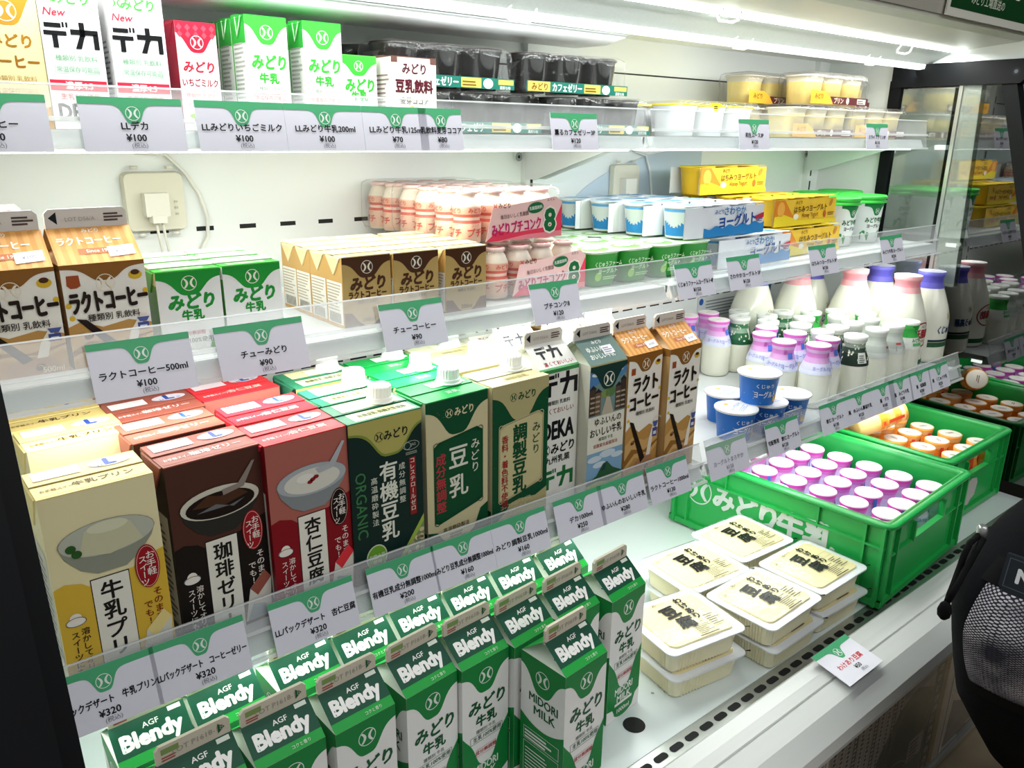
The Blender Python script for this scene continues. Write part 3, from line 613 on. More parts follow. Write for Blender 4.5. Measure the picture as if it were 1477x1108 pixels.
def screw_cap(t, x, y, z):
    b = B(); b.lathe([(.0165, z), (.0165, z + .0015), (.0145, z + .002)], 'cap_white', 40, (x, y, 0)); n = 44
    def ringp(r, zz, w=0): return [(x + (r + (w if j % 2 else 0)) * math.cos(2 * PI * j / n), y + (r + (w if j % 2 else 0)) * math.sin(2 * PI * j / n), zz) for j in range(n)]
    b.loft([ringp(.0148, z + .002), ringp(.0148, z + .0055), ringp(.0134, z + .006), ringp(.0130, z + .007, .0007), ringp(.0127, z + .0175, .0007), ringp(.0115, z + .0195)], 'cap_white', smooth=False); b.build('screw_cap', t)
def dessert(kind):
    C = {'pudding': ('#e8dcae', '#d9b23c', '#e9d48c', INK), 'jelly': ('#4e2d24', '#171110', '#9a5546', '#e9dfd4'), 'almond': ('#ab6256', '#84101c', '#e0333c', '#f0dfd8')}[kind]
    w_, d, h = .0925, .062, .192
    t, bb, tb, F, Ls, T0, T1 = brick(w_, d, h, C[1] if kind != 'pudding' else C[0], C[2], 'dessert_carton', 'dessert carton', C[2], C[2])
    bb.rect(F, 0, 0, w_, h, C[0], 1)
    bb.poly(F, [(0, 0), (w_, 0), (w_, h * .62), (w_ * .85, h * .60), (w_ * .7, h * .56), (w_ * .5, h * .555), (w_ * .3, h * .53), (w_ * .24, h * .555), (w_ * .1, h * .575), (0, h * .56)], C[1], 2)
    # vertical name panel
    bb.rect(F, w_ * .31, 0, w_ * .35, h * .56, '#1d1a18', 3); bb.rect(F, w_ * .318, 0, w_ * .334, h * .555, '#e9e5d8', 4)
    # the bowl
    cx, cy = w_ * .52, h * .755; bw = w_ * .43
    P = [(cx + bw * math.cos(a), cy + bw * .42 * math.sin(a)) for a in [PI * i / 12 for i in range(13)]] + [(cx - bw * .9, cy - .012), (cx - bw * .62, cy - .026), (cx - bw * .3, cy - .033), (cx + bw * .3, cy - .033), (cx + bw * .62, cy - .024), (cx + bw * .9, cy - .01)]
    bcol, rim, fill = {'pudding': ('#8f9282', '#b9bbaa', '#c9c6a4'), 'jelly': ('#2b2a26', '#cfcab8', '#1c110c'), 'almond': ('#868a8c', '#a9adb0', '#d8d4c8')}[kind]
    bb.poly(F, P, bcol, 5); bb.ell(F, cx, cy, bw * .98, bw * .41, rim, 6, 30)
    if kind == 'pudding':
        bb.poly(F, [(cx - bw * .62, cy - .012), (cx - bw * .45, cy + .010), (cx - bw * .2, cy + .014), (cx + bw * .3, cy + .015), (cx + bw * .5, cy + .009), (cx + bw * .72, cy - .011), (cx, cy - .017)], fill, 7); bb.ell(F, cx + .001, cy + .010, bw * .42, .0055, '#d9d6b8', 8, 22)
        for x, y in ((-.030, -.003), (-.026, -.009)): bb.ell(F, cx + x, cy + y, .0042, .0038, '#2c5a24', 9, 14)
    elif kind == 'jelly':
        bb.ell(F, cx, cy - .002, bw * .86, bw * .33, fill, 7, 26); bb.poly(F, [(cx - bw * .7, cy), (cx - bw * .3, cy + .01), (cx, cy + .006), (cx + bw * .4, cy + .011), (cx + bw * .7, cy + .002), (cx + .004, cy - .004)], '#4a2c1c', 8); bb.poly(F, [(cx - bw * .6, cy - .006), (cx - .005, cy - .001), (cx + bw * .3, cy - .008), (cx + bw * .6, cy - .002), (cx + bw * .2, cy - .006)], '#6a6a6c', 9)
        bb.poly(F, [(cx + .002, cy + .012), (cx + .018, cy + .014), (cx + .034, cy + .034), (cx + .037, cy + .034), (cx + .024, cy + .010), (cx + .003, cy + .006)], '#8c8078', 9)
    else:
        bb.ell(F, cx, cy - .001, bw * .80, bw * .33, fill, 7, 26); bb.ell(F, cx - .008, cy + .003, .010, .005, '#e6e2d8', 8, 16)
        for x, y in ((0, 0), (.004, .002), (-.003, -.002)): bb.ell(F, cx + x, cy + y, .0032, .0022, '#8c1d20', 9, 10)
        bb.poly(F, [(cx + .004, cy + .011), (cx + .020, cy + .013), (cx + .036, cy + .034), (cx + .039, cy + .033), (cx + .026, cy + .008), (cx + .008, cy + .005)], '#b0b2b4', 9)
    bb.vtext(F, {'pudding': '牛乳プリン', 'jelly': '珈琲ゼリー', 'almond': '杏仁豆腐'}[kind], w_ * .485, h * .535, .0195, '#1a1716', .022, 1.02, 6)
    ov = '#9a1420' if kind != 'almond' else '#16100f'
    bb.ell(F, w_ * .83, h * .545, w_ * .115, h * .115, ov, 7, 26); bb.ring(F, w_ * .83, h * .545, w_ * .105, h * .108, .0005, '#e5b6a8', 8, 26)
    bb.vtext(F, 'お手軽', w_ * .865, h * .625, .0085, '#f1e6dc', .01, 1.0, 9); bb.vtext(F, 'スイーツ', w_ * .79, h * .605, .0078, '#f1e6dc', .01, 1.0, 9)
    bb.vtext(F, 'そのまま', w_ * .89, h * .42, .0088, C[3] if kind != 'pudding' else '#7a1d16', .01, 1.0, 5); bb.vtext(F, 'でも！', w_ * .79, h * .36, .0085, C[3] if kind != 'pudding' else '#7a1d16', .01, 1.0, 5)
    bb.ell(F, w_ * .14, h * .375, w_ * .09, .0045, WHITE, 4, 18); bb.ell(F, w_ * .14, h * .39, w_ * .055, .0055, '#efe6d8', 5, 16); bb.ring(F, w_ * .14, h * .375, w_ * .09, .0045, .0005, INK, 6, 18)
    bb.vtext(F, '溶かしてオリジナル', w_ * .205, h * .335, .0075, C[3], .01, 1.0, 5); bb.vtext(F, 'スイーツにも！', w_ * .115, h * .325, .0075, C[3], .01, 1.0, 5)
    bb.poly(F, [(w_ * .66, .004), (w_ * .74, .04), (w_ * .92, .056), (w_ * .99, .046), (w_ * .96, .004)], '#d9d4c8', 5); bb.poly(F, [(w_ * .74, .04), (w_ * .92, .056), (w_ * .99, .046), (w_ * .82, .03)], C[2], 6); bb.poly(F, [(w_ * .68, .004), (w_ * .76, .022), (w_ * .9, .018), (w_ * .94, .004)], '#8fa6ae', 6)
    bb.frame(Ls, .006, .02, .05, .12, .0006, '#d9d2c6', 2); bb.rect(Ls, .007, .021, .048, .118, '#cfc9be', 1); bb.lines(Ls, .010, .026, .042, .105, 16, '#5c554e', 2, .4)
    tb.rect(T0, .002, .004, w_ - .004, .0225, C[2], 1); tb.text(T0, {'pudding': '牛乳プリン', 'jelly': '珈琲ゼリー', 'almond': '杏仁豆腐'}[kind], w_ * .6, .0165, .0105, {'pudding': '#4d3a12', 'jelly': WHITE, 'almond': '#f0cfc6'}[kind], .02, .05, 3); tb.text(T0, 'お手軽スイーツ', w_ * .22, .0145, .0062, '#8a6a2a' if kind == 'pudding' else WHITE, .01, .03, 3)
    tb.rect(T1, .005, .006, .038, .019, '#efe9ee', 2); tb.ell(T1, w_ * .74, .0155, .0185, .0095, '#d8dbe8', 2, 24); tb.text(T1, 'L', w_ * .74, .0165, .020, '#3050a8', .06, l=3); tb.text(T1, 'LLパック', w_ * .74, .010, .006, '#5f78b8', .02, l=4)
    bb.build('carton_body', t); tb.build('top_seam', t); return Kind(t)
def soy(kind):
    w_, d, h = .0925, .062, .193
    base = {'organic': '#122a26', 'plain': '#cfc49a', 'cream': '#cfc49a'}[kind]; top = {'organic': '#2f7c5c', 'plain': '#1aa34e', 'cream': '#d9cf9c'}[kind]
    t, bb, tb, F, Ls, T0, T1 = brick(w_, d, h, base, top, 'soy_milk_carton', 'soy milk carton', '#e6e2c8' if kind == 'cream' else top, top)
    G = '#0f4a2c'; K = '#c9bd8e'
    if kind == 'organic':
        bb.drip(F, 0, w_, h, .012, w_ / 2 + .006, .024, .034, '#7f8d3a', 1, p=4); bb.drip(F, 0, w_, h, .010, w_ / 2 + .006, .0225, .033, '#b3a95e', 2, p=4)
        bb.logo(F, w_ * .40, h - .021, .0058, '#20281c', 3); bb.text(F, 'みどり', w_ * .63, h - .021, .0125, '#20281c', .03, .03, 3)
        bb.ring(F, w_ * .84, h * .79, .011, .0055, .0006, '#aab2a4', 2, 18); bb.ring(F, w_ * .79, h * .79, .0045, .0045, .0006, '#aab2a4', 2, 14); bb.text(F, 'JAS', w_ * .87, h * .79, .0048, '#aab2a4', .01); bb.lines(F, w_ * .76, h * .735, .02, .004, 2, '#8f978a', 2)
        bb.text(F, 'ORGANIC', w_ * .13, h * .50, .0185, '#3f7a4a', .006, .105, 2, -PI / 2, 0, .95)
        bb.vtext(F, '有機豆乳', w_ * .51, h * .735, .0245, '#e2e2d2', .018, 1.0); bb.vtext(F, '成分無調整', w_ * .70, h * .70, .0088, '#d2d4c4', .008, 1.15); bb.vtext(F, '高温磨砕製法', w_ * .31, h * .655, .0088, '#d2d4c4', .008, 1.15)
        bb.rect(F, w_ * .805, h * .345, .0085, h * .37, '#8d1f24', 2); bb.vtext(F, 'コレステロールゼロ', w_ * .85, h * .712, .0072, '#e9dccb', .01, 1.03, 3)
        bb.poly(F, [(w_ * .5, 0), (w_, 0), (w_, h * .33)], '#9db64a', 2); bb.poly(F, [(w_ * .58, 0), (w_, 0), (w_, h * .285)], '#7d8a62', 3)
        R_ = random.Random(3)
        for i in range(26):
            x = .6 + .4 * R_.random(); y = R_.random() * .27 * (x - .56) / .44; bb.ell(F, w_ * min(x, .96), h * (y + .005), .0036, .0028, R_.choice(['#cdbf94', '#b7a87c', '#ddd2ac']), 4, 10, R_.random() * 3)
        bb.ell(F, w_ * .30, h * .15, .0135, .0155, '#cfd6b2', 4, 24); bb.ell(F, w_ * .30, h * .15, .0120, .014, '#6ea32e', 5, 24); bb.text(F, '有機大豆', w_ * .30, h * .155, .0065, '#eef2d8', .012, .02, 6); bb.text(F, '使用', w_ * .30, h * .12, .0058, '#eef2d8', .012, l=6)
    else:
        if kind == 'plain': bb.drip(F, 0, w_, h, .010, w_ / 2, .0235, .036, G, 1, p=4); lg = '#d9cfa6'
        else:
            bb.rect(F, 0, 0, w_, h, G, 1); bb.drip(F, 0, w_, h, .012, w_ / 2, .0235, .037, '#b3a878', 2, p=4); lg = G
            bb.poly(F, [(.0, .0), (.0, h * .03), (.02, h * .10), (.03, h * .16), (.045, h * .175), (w_ - .02, h * .16), (w_, h * .2), (w_, 0)], '#b3a878', 2)
        bb.logo(F, w_ * .36, h - .018, .0055, lg, 3); bb.text(F, 'みどり', w_ * .60, h - .018, .012, lg, .03, .028, 3)
        pc, fc = (G, K) if kind == 'plain' else (K, G)
        P = [(.010, h * .2), (.010, h * .705), (.018, h * .735), (w_ - .018, h * .775), (w_ - .008, h * .745), (w_ - .008, h * .275), (w_ - .016, h * .255), (.018, h * .185)]
        bb.poly(F, P, pc, 3)
        for i in range(len(P)):
            a, c = Vector(P[i]), Vector(P[(i + 1) % len(P)]); n_ = Vector((c.y - a.y, a.x - c.x)).normalized() * .0012
            bb.poly(F, [a + n_ * 1.6, c + n_ * 1.6, c + n_, a + n_], pc, 3)
        for x, y, s in ((.014, .715, 1), (w_ - .012, .755, -1), (.014, .2, 1), (w_ - .012, .27, -1)): bb.ring(F, x, h * y, .0042, .0042, .0009, pc, 4, 14); bb.ring(F, x + s * .006, h * y + .001, .003, .003, .0008, pc, 4, 12)
        wt = '#dedccb' if kind == 'plain' else G; rt = '#b93a44' if kind == 'plain' else '#9c2b2e'
        if kind == 'plain': bb.vtext(F, '豆乳', w_ * .50, h * .69, .031, wt, .016, 1.22, 5)
        else: bb.vtext(F, '調製豆乳', w_ * .48, h * .72, .0245, wt, .03, .98, 5)
        bb.vtext(F, 'みどり', w_ * .78, h * .70, .0145, wt, .01, 1.05, 5); bb.vtext(F, '成分無調整' if kind == 'plain' else '香料・着色料不使用', w_ * .215, h * .66, .0155 if kind == 'plain' else .0112, rt, .02, .99, 5)
        if kind == 'plain':
            bb.text(F, '高温磨砕製法', w_ * .46, h * .13, .0075, '#5a5233', .01, .04); bb.lines(F, w_ * .35, h * .05, .025, .01, 3, '#7a7048', 2); bb.poly(F, [(0, 0), (0, h * .15), (.014, h * .13), (.022, h * .07), (.04, h * .02), (.045, 0)], G, 2); bb.poly(F, [(w_, 0), (w_, h * .23), (w_ - .012, h * .2), (w_ - .022, h * .08), (w_ - .04, h * .02), (w_ - .045, 0)], G, 2)
        else: bb.text(F, 'コレステロールゼロ', w_ * .42, h * .155, .0062, '#d9cfa6', .01, .05, 4, .08); bb.text(F, '高温磨砕製法', w_ * .42, h * .115, .0062, '#d9cfa6', .01, .04, 4, .08)
        R_ = random.Random(5)
        for i in range(40): bb.rect(F, R_.random() * w_ * .97, R_.random() * h * .97, .0008, .0006, '#8c8058', 2)
    if kind != 'organic': bb.rect(Ls, .002, 0, .058, h * .14, G, 1)
    bb.rect(Ls, .008, .05, .048, .09, '#c9c8ba' if kind != 'organic' else '#3b504a', 1); bb.lines(Ls, .010, .054, .043, .082, 14, '#6a6a5c', 2, .4)
    tb.text(T0, {'organic': '有機豆乳 有機大豆使用', 'plain': '豆乳', 'cream': '調製豆乳'}[kind], w_ * .55, .016, .0095, '#5b6a3a' if kind == 'organic' else ('#d5f0d8' if kind == 'plain' else '#a8986a'), .02, .06, 3)
    if kind == 'organic': tb.rect(T0, .012, .003, .076, .024, '#e3dcae', 1); tb.rect(T1, .012, .001, .076, .026, '#e3dcae', 1)
    if kind == 'plain': tb.rect(T0, .014, .003, .07, .022, '#1aa34e', 1)
    tb.rect(T1, .036, .005, .050, .018, '#eef0ea', 2)
    bb.build('carton_body', t); tb.build('top_seam', t); screw_cap(t, w_ * .22, .0135, h + .0032); return Kind(t)
def small_brick(kind):
    w_, d, h = .064, .041, .083
    body, top, dark, txt = {'milk': ('#e6e4e0', '#3fae3c', '#1f8f33', '#1c8a30'), 'gold': ('#b79a5e', '#ecd9a4', '#4a2c19', '#4a2a16')}[kind]
    t, bb, tb, F, Ls, T0, T1 = brick(w_, d, h, body, top, 'milk_drink_brick' if kind == 'milk' else 'coffee_drink_brick', 'drink carton', '#e6ecd8' if kind == 'milk' else '#f4e8c4', top)
    bb.drip(F, 0, w_, h, .006, w_ / 2, .0165, .019, dark, 1, p=4); bb.logo(F, w_ / 2, h - .0125, .0078, '#e9e6d4', 2)
    bb.text(F, 'みどり', w_ / 2 + .001, h * .62, .0175, txt, .05, .045, shear=.12)
    if kind == 'milk':
        bb.text(F, '牛乳', w_ / 2 + .001, h * .45, .0115, txt, .045); bb.text(F, '成分無調整', w_ / 2, h * .22, .0048, RED, .01); bb.text(F, '生乳100%使用', w_ / 2, h * .125, .0062, '#555a50', .008, .046); bb.poly(F, [(w_ * .72, 0), (w_, 0), (w_, h * .26), (w_ * .84, h * .20)], '#6fae62', 2)
        bb.rect(Ls, 0, 0, .041, h * .84, '#5aa84e', 1)
    else:
        bb.text(F, 'ラクトコーヒー', w_ / 2, h * .465, .0095, txt, .045, .05); bb.text(F, '種類別 乳飲料', w_ / 2, h * .36, .0045, '#6f5530', .008)
        for s in (0, 1): bb.poly(F, [(s * w_, 0), (s * w_, h * .225), (abs(s * w_ - .010), h * .215), (abs(s * w_ - .019), h * .08), (abs(s * w_ - .026), h * .02), (w_ / 2, 0)], '#6d4a33', 2)
        bb.text(F, '200ml', w_ / 2, h * .10, .0072, '#6b4c2c', .015)
        bb.rect(Ls, 0, 0, .041, h * .98, '#c79c58', 1); bb.rect(Ls, .002, .004, .037, h * .60, '#e9e5dc', 2); bb.lines(Ls, .003, .02, .034, h * .40, 9, '#b9aa90', 3, .4)
        for k in range(12): bb.rect(Ls, .006 + k * .0024, .005, .0012, .012, '#6d675c', 3)
    tb.rect(T1, .006, .002, .05, .008, '#f3efe0', 2); tb.lines(T0, .008, .004, .045, .012, 2, '#d8c38a' if kind == 'gold' else '#bfe0b4', 2)
    bb.build('carton_body', t); tb.build('top_seam', t); return Kind(t)
def slim(kind):
    w_, d, h = {'milk': (.0475, .040, .119), 'deka': (.051, .046, .127), 'berry': (.043, .040, .110), 'latte': (.051, .046, .127), 'mini': (.049, .036, .087), 'cocoa': (.0655, .04, .088)}[kind]
    body, top = {'milk': ('#e6e6e2', '#2fa83c'), 'deka': ('#e9e8e8', '#e6e6e6'), 'berry': ('#e4dfdc', '#a51f38'), 'latte': ('#ecdca4', '#d9c58a'), 'mini': ('#e6e6e2', '#5cbf52'), 'cocoa': ('#e8e3dc', '#6a4a44')}[kind]
    nm = {'milk': 'milk_drink_carton', 'deka': 'milk_drink_carton', 'berry': 'strawberry_milk_carton', 'latte': 'coffee_milk_carton', 'mini': 'milk_drink_carton', 'cocoa': 'cocoa_drink_carton'}[kind]
    t, bb, tb, F, Ls, T0, T1 = brick(w_, d, h, body, top, nm, 'drink carton', top, top if kind in ('milk', 'mini', 'berry') else None)
    if kind in ('milk', 'mini'):
        G = '#3fb23c'; bb.drip(F, 0, w_, h, .006, w_ / 2, .0135, .022 if kind == 'milk' else .016, G, 1, p=4); bb.logo(F, w_ / 2, h - (.0155 if kind == 'milk' else .011), .0075 if kind == 'milk' else .006, '#e8f2e0', 2); q = h if kind == 'milk' else h * 1.02
        bb.text(F, 'みどり', w_ / 2 + .001, q * .615, .0165, G, .04, .038, shear=.1); bb.text(F, '牛乳', w_ / 2, q * .475, .0115, G, .04); bb.text(F, '種類別 牛乳', w_ / 2, q * .385, .0048, '#8f9a8c'); bb.text(F, '常温保存可能品', w_ / 2, q * .30, .0058, '#d0525e', .008, .036); bb.frame(F, .005, q * .265, w_ - .01, q * .07, .0004, '#d0525e', 2); bb.text(F, '生乳100%使用', w_ / 2, q * .20, .0055, G, .006, .034); bb.frame(F, .006, q * .165, w_ - .012, q * .065, .0003, G, 2)
        bb.rect(Ls, 0, h * .77, d, h * .23, '#2fa83c', 1); bb.rect(Ls, 0, 0, .003, h, '#4fb54a', 2); bb.lines(Ls, .005, .012, d - .009, h * .7, 18, '#a6aba2', 2, .45); tb.tube([(-w_ / 2 - .001, -d * .3, h), (-w_ / 2 - .003, -d * .1, h - .02), (-w_ / 2 - .001, d * .1, h)], .0006, '#cfe6c4', 5)
    elif kind == 'deka':
        bb.text(F, 'みどり', w_ * .55, h * .915, .0115, '#4fb04a', .03, .03, shear=.1); bb.logo(F, w_ * .18, h * .915, .005, '#4fb04a', 2); bb.text(F, 'New', w_ * .26, h * .815, .0095, '#d8364a', .015, shear=.25)
        deka_glyphs(bb, F, w_ / 2, h * .66, .0225, '#131416'); bb.text(F, '種類別 乳飲料', w_ * .52, h * .505, .0058, '#7fb58e', .006); bb.text(F, '常温保存可能品', w_ * .52, h * .425, .0055, '#7fb58e', .006, .036); bb.frame(F, .007, h * .395, w_ - .013, h * .06, .0004, '#9cc4a4', 2)
        bb.rect(F, .001, h * .275, w_ - .002, h * .075, '#d92c46', 1); bb.text(F, '濃厚4.5', w_ / 2, h * .312, .0075, '#f3dfe0', .03, l=3); bb.text(F, '生乳50%使用', w_ / 2, h * .235, .0062, '#c9485a', .01, .034); bb.text(F, 'DEKA', w_ / 2, h * .125, .0205, '#131416', .03, .04); bb.lines(Ls, .005, .01, d - .01, h * .6, 16, '#8a8d90', 2, .4)
    elif kind == 'berry':
        bb.drip(F, 0, w_, h, .008, w_ / 2, .013, .022, '#b01f3a', 1, p=4)
        for i in range(5):
            for j in range(2): bb.poly(F, [(w_ * (i + .5) / 5 + dx, h - .005 - j * .007 + dy) for dx, dy in ((-.003, 0), (0, -.0035), (.003, 0), (0, .0035))], '#c24a5c', 2)
        bb.logo(F, w_ / 2, h - .0195, .007, '#f1dfe0', 3); bb.text(F, 'みどり', w_ / 2, h * .60, .0125, '#b8263e', .035, .032, shear=.1); bb.text(F, 'いちごミルク', w_ / 2, h * .455, .009, '#a32840', .02, .038); bb.text(F, '種類別 乳飲料', w_ / 2, h * .335, .0055, '#b06a76'); bb.text(F, '常温保存可能品', w_ / 2, h * .245, .005, '#b06a76', 0, .036); bb.ell(F, w_ / 2, h * .14, .016, .0035, '#8fb83c', 2, 16); bb.rect(Ls, 0, 0, d, h, '#a51f38', 1)
    elif kind == 'latte':
        bb.drip(F, 0, w_, h, .004, w_ / 2, .0165, .034, '#bf8a2c', 1, p=4); bb.logo(F, w_ / 2, h - .026, .009, '#f1e6c4', 2); bb.text(F, 'みどり', w_ / 2, h * .60, .0125, '#a8731f', .03, .034); bb.text(F, 'コーヒー', w_ / 2, h * .46, .0125, '#9a671c', .03, .042); bb.text(F, '種類別 乳飲料', w_ / 2, h * .345, .0055, '#a9884a'); bb.text(F, '常温保存可能品', w_ / 2, h * .26, .0052, '#a9884a', 0, .038); bb.poly(F, [(0, 0), (w_, 0), (w_, h * .16), (w_ * .8, h * .13), (w_ * .6, .004), (w_ * .3, .004), (w_ * .15, h * .1), (0, h * .12)], '#bf8a2c', 1)
    else:
        for x in (0, w_ - .009): bb.rect(F, x, h * .93, .009, h * .07, '#6a4a44', 1)
        bb.text(F, 'みどり', w_ / 2, h * .86, .0135, '#5b2f3a', .03, .034); bb.text(F, '豆乳飲料', w_ / 2, h * .63, .0165, '#5b1f2c', .035, .054); bb.text(F, '麦芽ココア', w_ / 2, h * .435, .009, '#4d342c', .015, .042)
        bb.poly(F, [(0, 0), (w_, 0), (w_, h * .3), (w_ * .8, h * .26), (w_ * .5, h * .06), (w_ * .2, h * .26), (0, h * .3)], '#b06a2e', 1)
        for x, y, c in ((.36, .27, '#d8b53c'), (.44, .22, '#e2c65a'), (.40, .32, '#d8b53c')): bb.ell(F, w_ * x, h * y, .006, .0035, c, 2, 12, .7)
        bb.ell(F, w_ * .62, h * .24, .009, .0065, '#cf7f2a', 2, 16, .4); bb.ell(F, w_ * .66, h * .29, .006, .003, '#5f9a3a', 3, 12, .6); bb.lines(Ls, .005, .01, d - .01, h * .7, 12, '#8a7a70', 2, .4)
    bb.build('carton_body', t); tb.build('top_seam', t); return Kind(t)

# ------------------------------------------------------------------ cups, packs, bottles
def CyR(c, prof, base, a0=-PI / 2):
    """wrap surface that follows a lathe profile [(r,z)]"""
    def rf(z):
        if z is None: return base
        for (r0, z0), (r1, z1) in zip(prof, prof[1:]):
            if min(z0, z1) <= z <= max(z0, z1) and z0 != z1: return r0 + (r1 - r0) * (z - z0) / (z1 - z0)
        return base
    return Cy(c, rf, a0)
def film_wrap(w_, d, h, seed, m='shrink_film', pinch=.012):
    b = B(); R = random.Random(seed); loops = []
    for k, (z, sc) in enumerate(((0.002, .96), (h * .2, 1.02), (h * .5, 1.0), (h * .8, 1.015), (h * .97, 1.0), (h + .003, .9))):
        L = rr(w_ * sc + .004, d * sc + .004, .012, 4, z)
        loops.append([(x + R.uniform(-1, 1) * .0016, y + R.uniform(-1, 1) * .0016, zz + R.uniform(-1, 1) * .0012) for x, y, zz in L])
    b.loft(loops, m)
    for s in (-1, 1):      # crimped film ends
        for k in range(5):
            y0 = -d * .35 + d * .7 * k / 5; y1 = y0 + d * .14
            P = [(s * w_ / 2, y0, h * .25), (s * w_ / 2, y1, h * .25), (s * (w_ / 2 + pinch), (y0 + y1) / 2 * .6, h * .45 + R.uniform(-.005, .005)), (s * w_ / 2, y1, h * .8), (s * w_ / 2, y0, h * .8)]
            b.face([P[0], P[1], P[2]], m); b.face([P[3], P[4], P[2]], m); b.face([P[1], P[3], P[2]], m)
    return b
def jelly_pack():
    t = thing('jelly_cup_pack', '-', 'dessert cups'); w_, d, h = .205, .072, .054; cb = None
    for i in (-1, 0, 1):
        b = B(); b.lathe([(.025, 0), (.026, .002), (.0325, .05), (.0345, .051), (.0345, .053)], 'black_jelly', 24, (i * .0685, 0, .001)); c = b.build('cup', t)
        b = B(); b.lathe([(.0338, .0532), (.0338, .0542)], '#2b1c1a', 24, (i * .0685, 0, .001)); F = Fr((i * .0685, 0, .0552), (1, 0, 0), (0, 1, 0)); R = random.Random(i + 5)
        for k in range(9): b.ell(F, R.uniform(-.024, .024), R.uniform(-.024, .024), R.uniform(.002, .005), R.uniform(.002, .004), R.choice(['#b84a4a', '#d9b0a4', '#8d2d35']), 2, 8)
        b.build('lid', c)
    film_wrap(w_, d, h, 2).build('wrap_film', t)
    b = B(); F = Fr((-w_ / 2, -d / 2 - .0045, 0), (1, 0, 0), (0, 0, 1)); b.loft([[F.pt(x, y, q) for x, y in ((0, .002), (w_, .002), (w_, .0165), (0, .0165))] for q in (-2, 0)], '#1f6a5c', smooth=False)
    b.rect(F, .002, .0025, .042, .0135, '#d9b25a', 1); b.text(F, 'みどり', .024, .009, .011, '#4d3a12', .02); b.text(F, 'カフェゼリー', .078, .0092, .0125, '#e9f0ea', .03, .058); b.rect(F, .112, .003, .034, .0125, '#dcbc5c', 1); b.lines(F, .114, .005, .028, .008, 2, '#6b5a22', 2); b.ell(F, .158, .009, .0085, .0065, '#e8ece6', 1, 18); b.rect(F, .176, .0085, .027, .0065, '#dcbc5c', 1); b.text(F, '濃厚な味', .188, .0045, .005, '#e9f0ea', .01)
    b.build('label_band', t); return Kind(t)
def square_pack(kind):
    """three tapered cups in film: mousse (yellow rims) or custard pudding (brown band)"""
    t = thing('mousse_cup_pack' if kind == 'mousse' else 'pudding_cup_pack', '-', 'dessert cups'); w_, d, h = (.238, .074, .056) if kind == 'mousse' else (.222, .072, .06); p = w_ / 3
    for i in (-1, 0, 1):
        b = B(); L = [rr(.056, .054, .016, 4, .001, i * p), rr(.060, .058, .016, 4, h * .74, i * p), rr(.064, .062, .016, 4, h * .9, i * p), rr(.070, .068, .018, 4, h * .91, i * p), rr(.070, .068, .018, 4, h * .95, i * p)]
        if kind == 'mousse': b.loft(L, 'cup_white', mats=['cup_white', 'cup_white', '#e3cf3a', '#e3cf3a'])
        else: b.loft(L, 'pudding', mats=['pudding', '#d8d2c0', '#d8d2c0', '#d8d2c0'], capm='#d8d2c0')
        c = b.build('cup', t); b = B(); b.loft([rr(.068, .066, .018, 4, h * .951, i * p), rr(.068, .066, .018, 4, h * .965, i * p)], '#e8d84a' if kind == 'mousse' else '#a99a86', smooth=False)
        F = Fr((i * p, 0, h * .965 + .0003), (1, 0, 0), (0, 1, 0)); R = random.Random(i + 9)
        for k in range(6): b.ell(F, R.uniform(-.022, .022), R.uniform(-.02, .02), .005, .003, '#f2ead0' if kind == 'mousse' else R.choice(['#5a2f2c', '#e9e2d4']), 2, 8)
        b.build('lid', c)
    film_wrap(w_, d, h, 4 if kind == 'mousse' else 6).build('wrap_film', t)
    F = Fr((-w_ / 2, -d / 2 - .0045, 0), (1, 0, 0), (0, 0, 1)); b = B()
    if kind == 'mousse':
        F = Fr((-.02, -d / 2 - .0045, 0), (1, 0, 0), (0, 0, 1)); b.loft([[F.pt(x, y, q) for x, y in ((-.014, h), (.014, h), (0, h * .7))] for q in (-2, 0)], '#e0cc2c', smooth=False); b.lines(F, -.006, h * .84, .012, .006, 2, INK, 1)
    else:
        b.loft([[F.pt(x, y, q) for x, y in ((0, .003), (w_, .003), (w_, .0175), (0, .0175))] for q in (-2, 0)], '#5c2b2e', smooth=False)
        b.poly(F, [(0, .003), (.085, .003), (.07, .018), (.05, .027), (0, .027)], '#e5a93a', 1); b.text(F, 'みどり', .03, .017, .011, '#5a3310', .02, l=2); b.text(F, 'プリン', .105, .0105, .0125, '#efe2c8', .03); b.ell(F, .140, .0105, .0055, .0065, '#efe9de', 1, 16); b.rect(F, .178, .0055, .034, .010, '#e9e1d6', 1); b.lines(F, .180, .007, .028, .007, 2, '#5c2b2e', 2)
    b.build('label_band', t); return Kind(t)
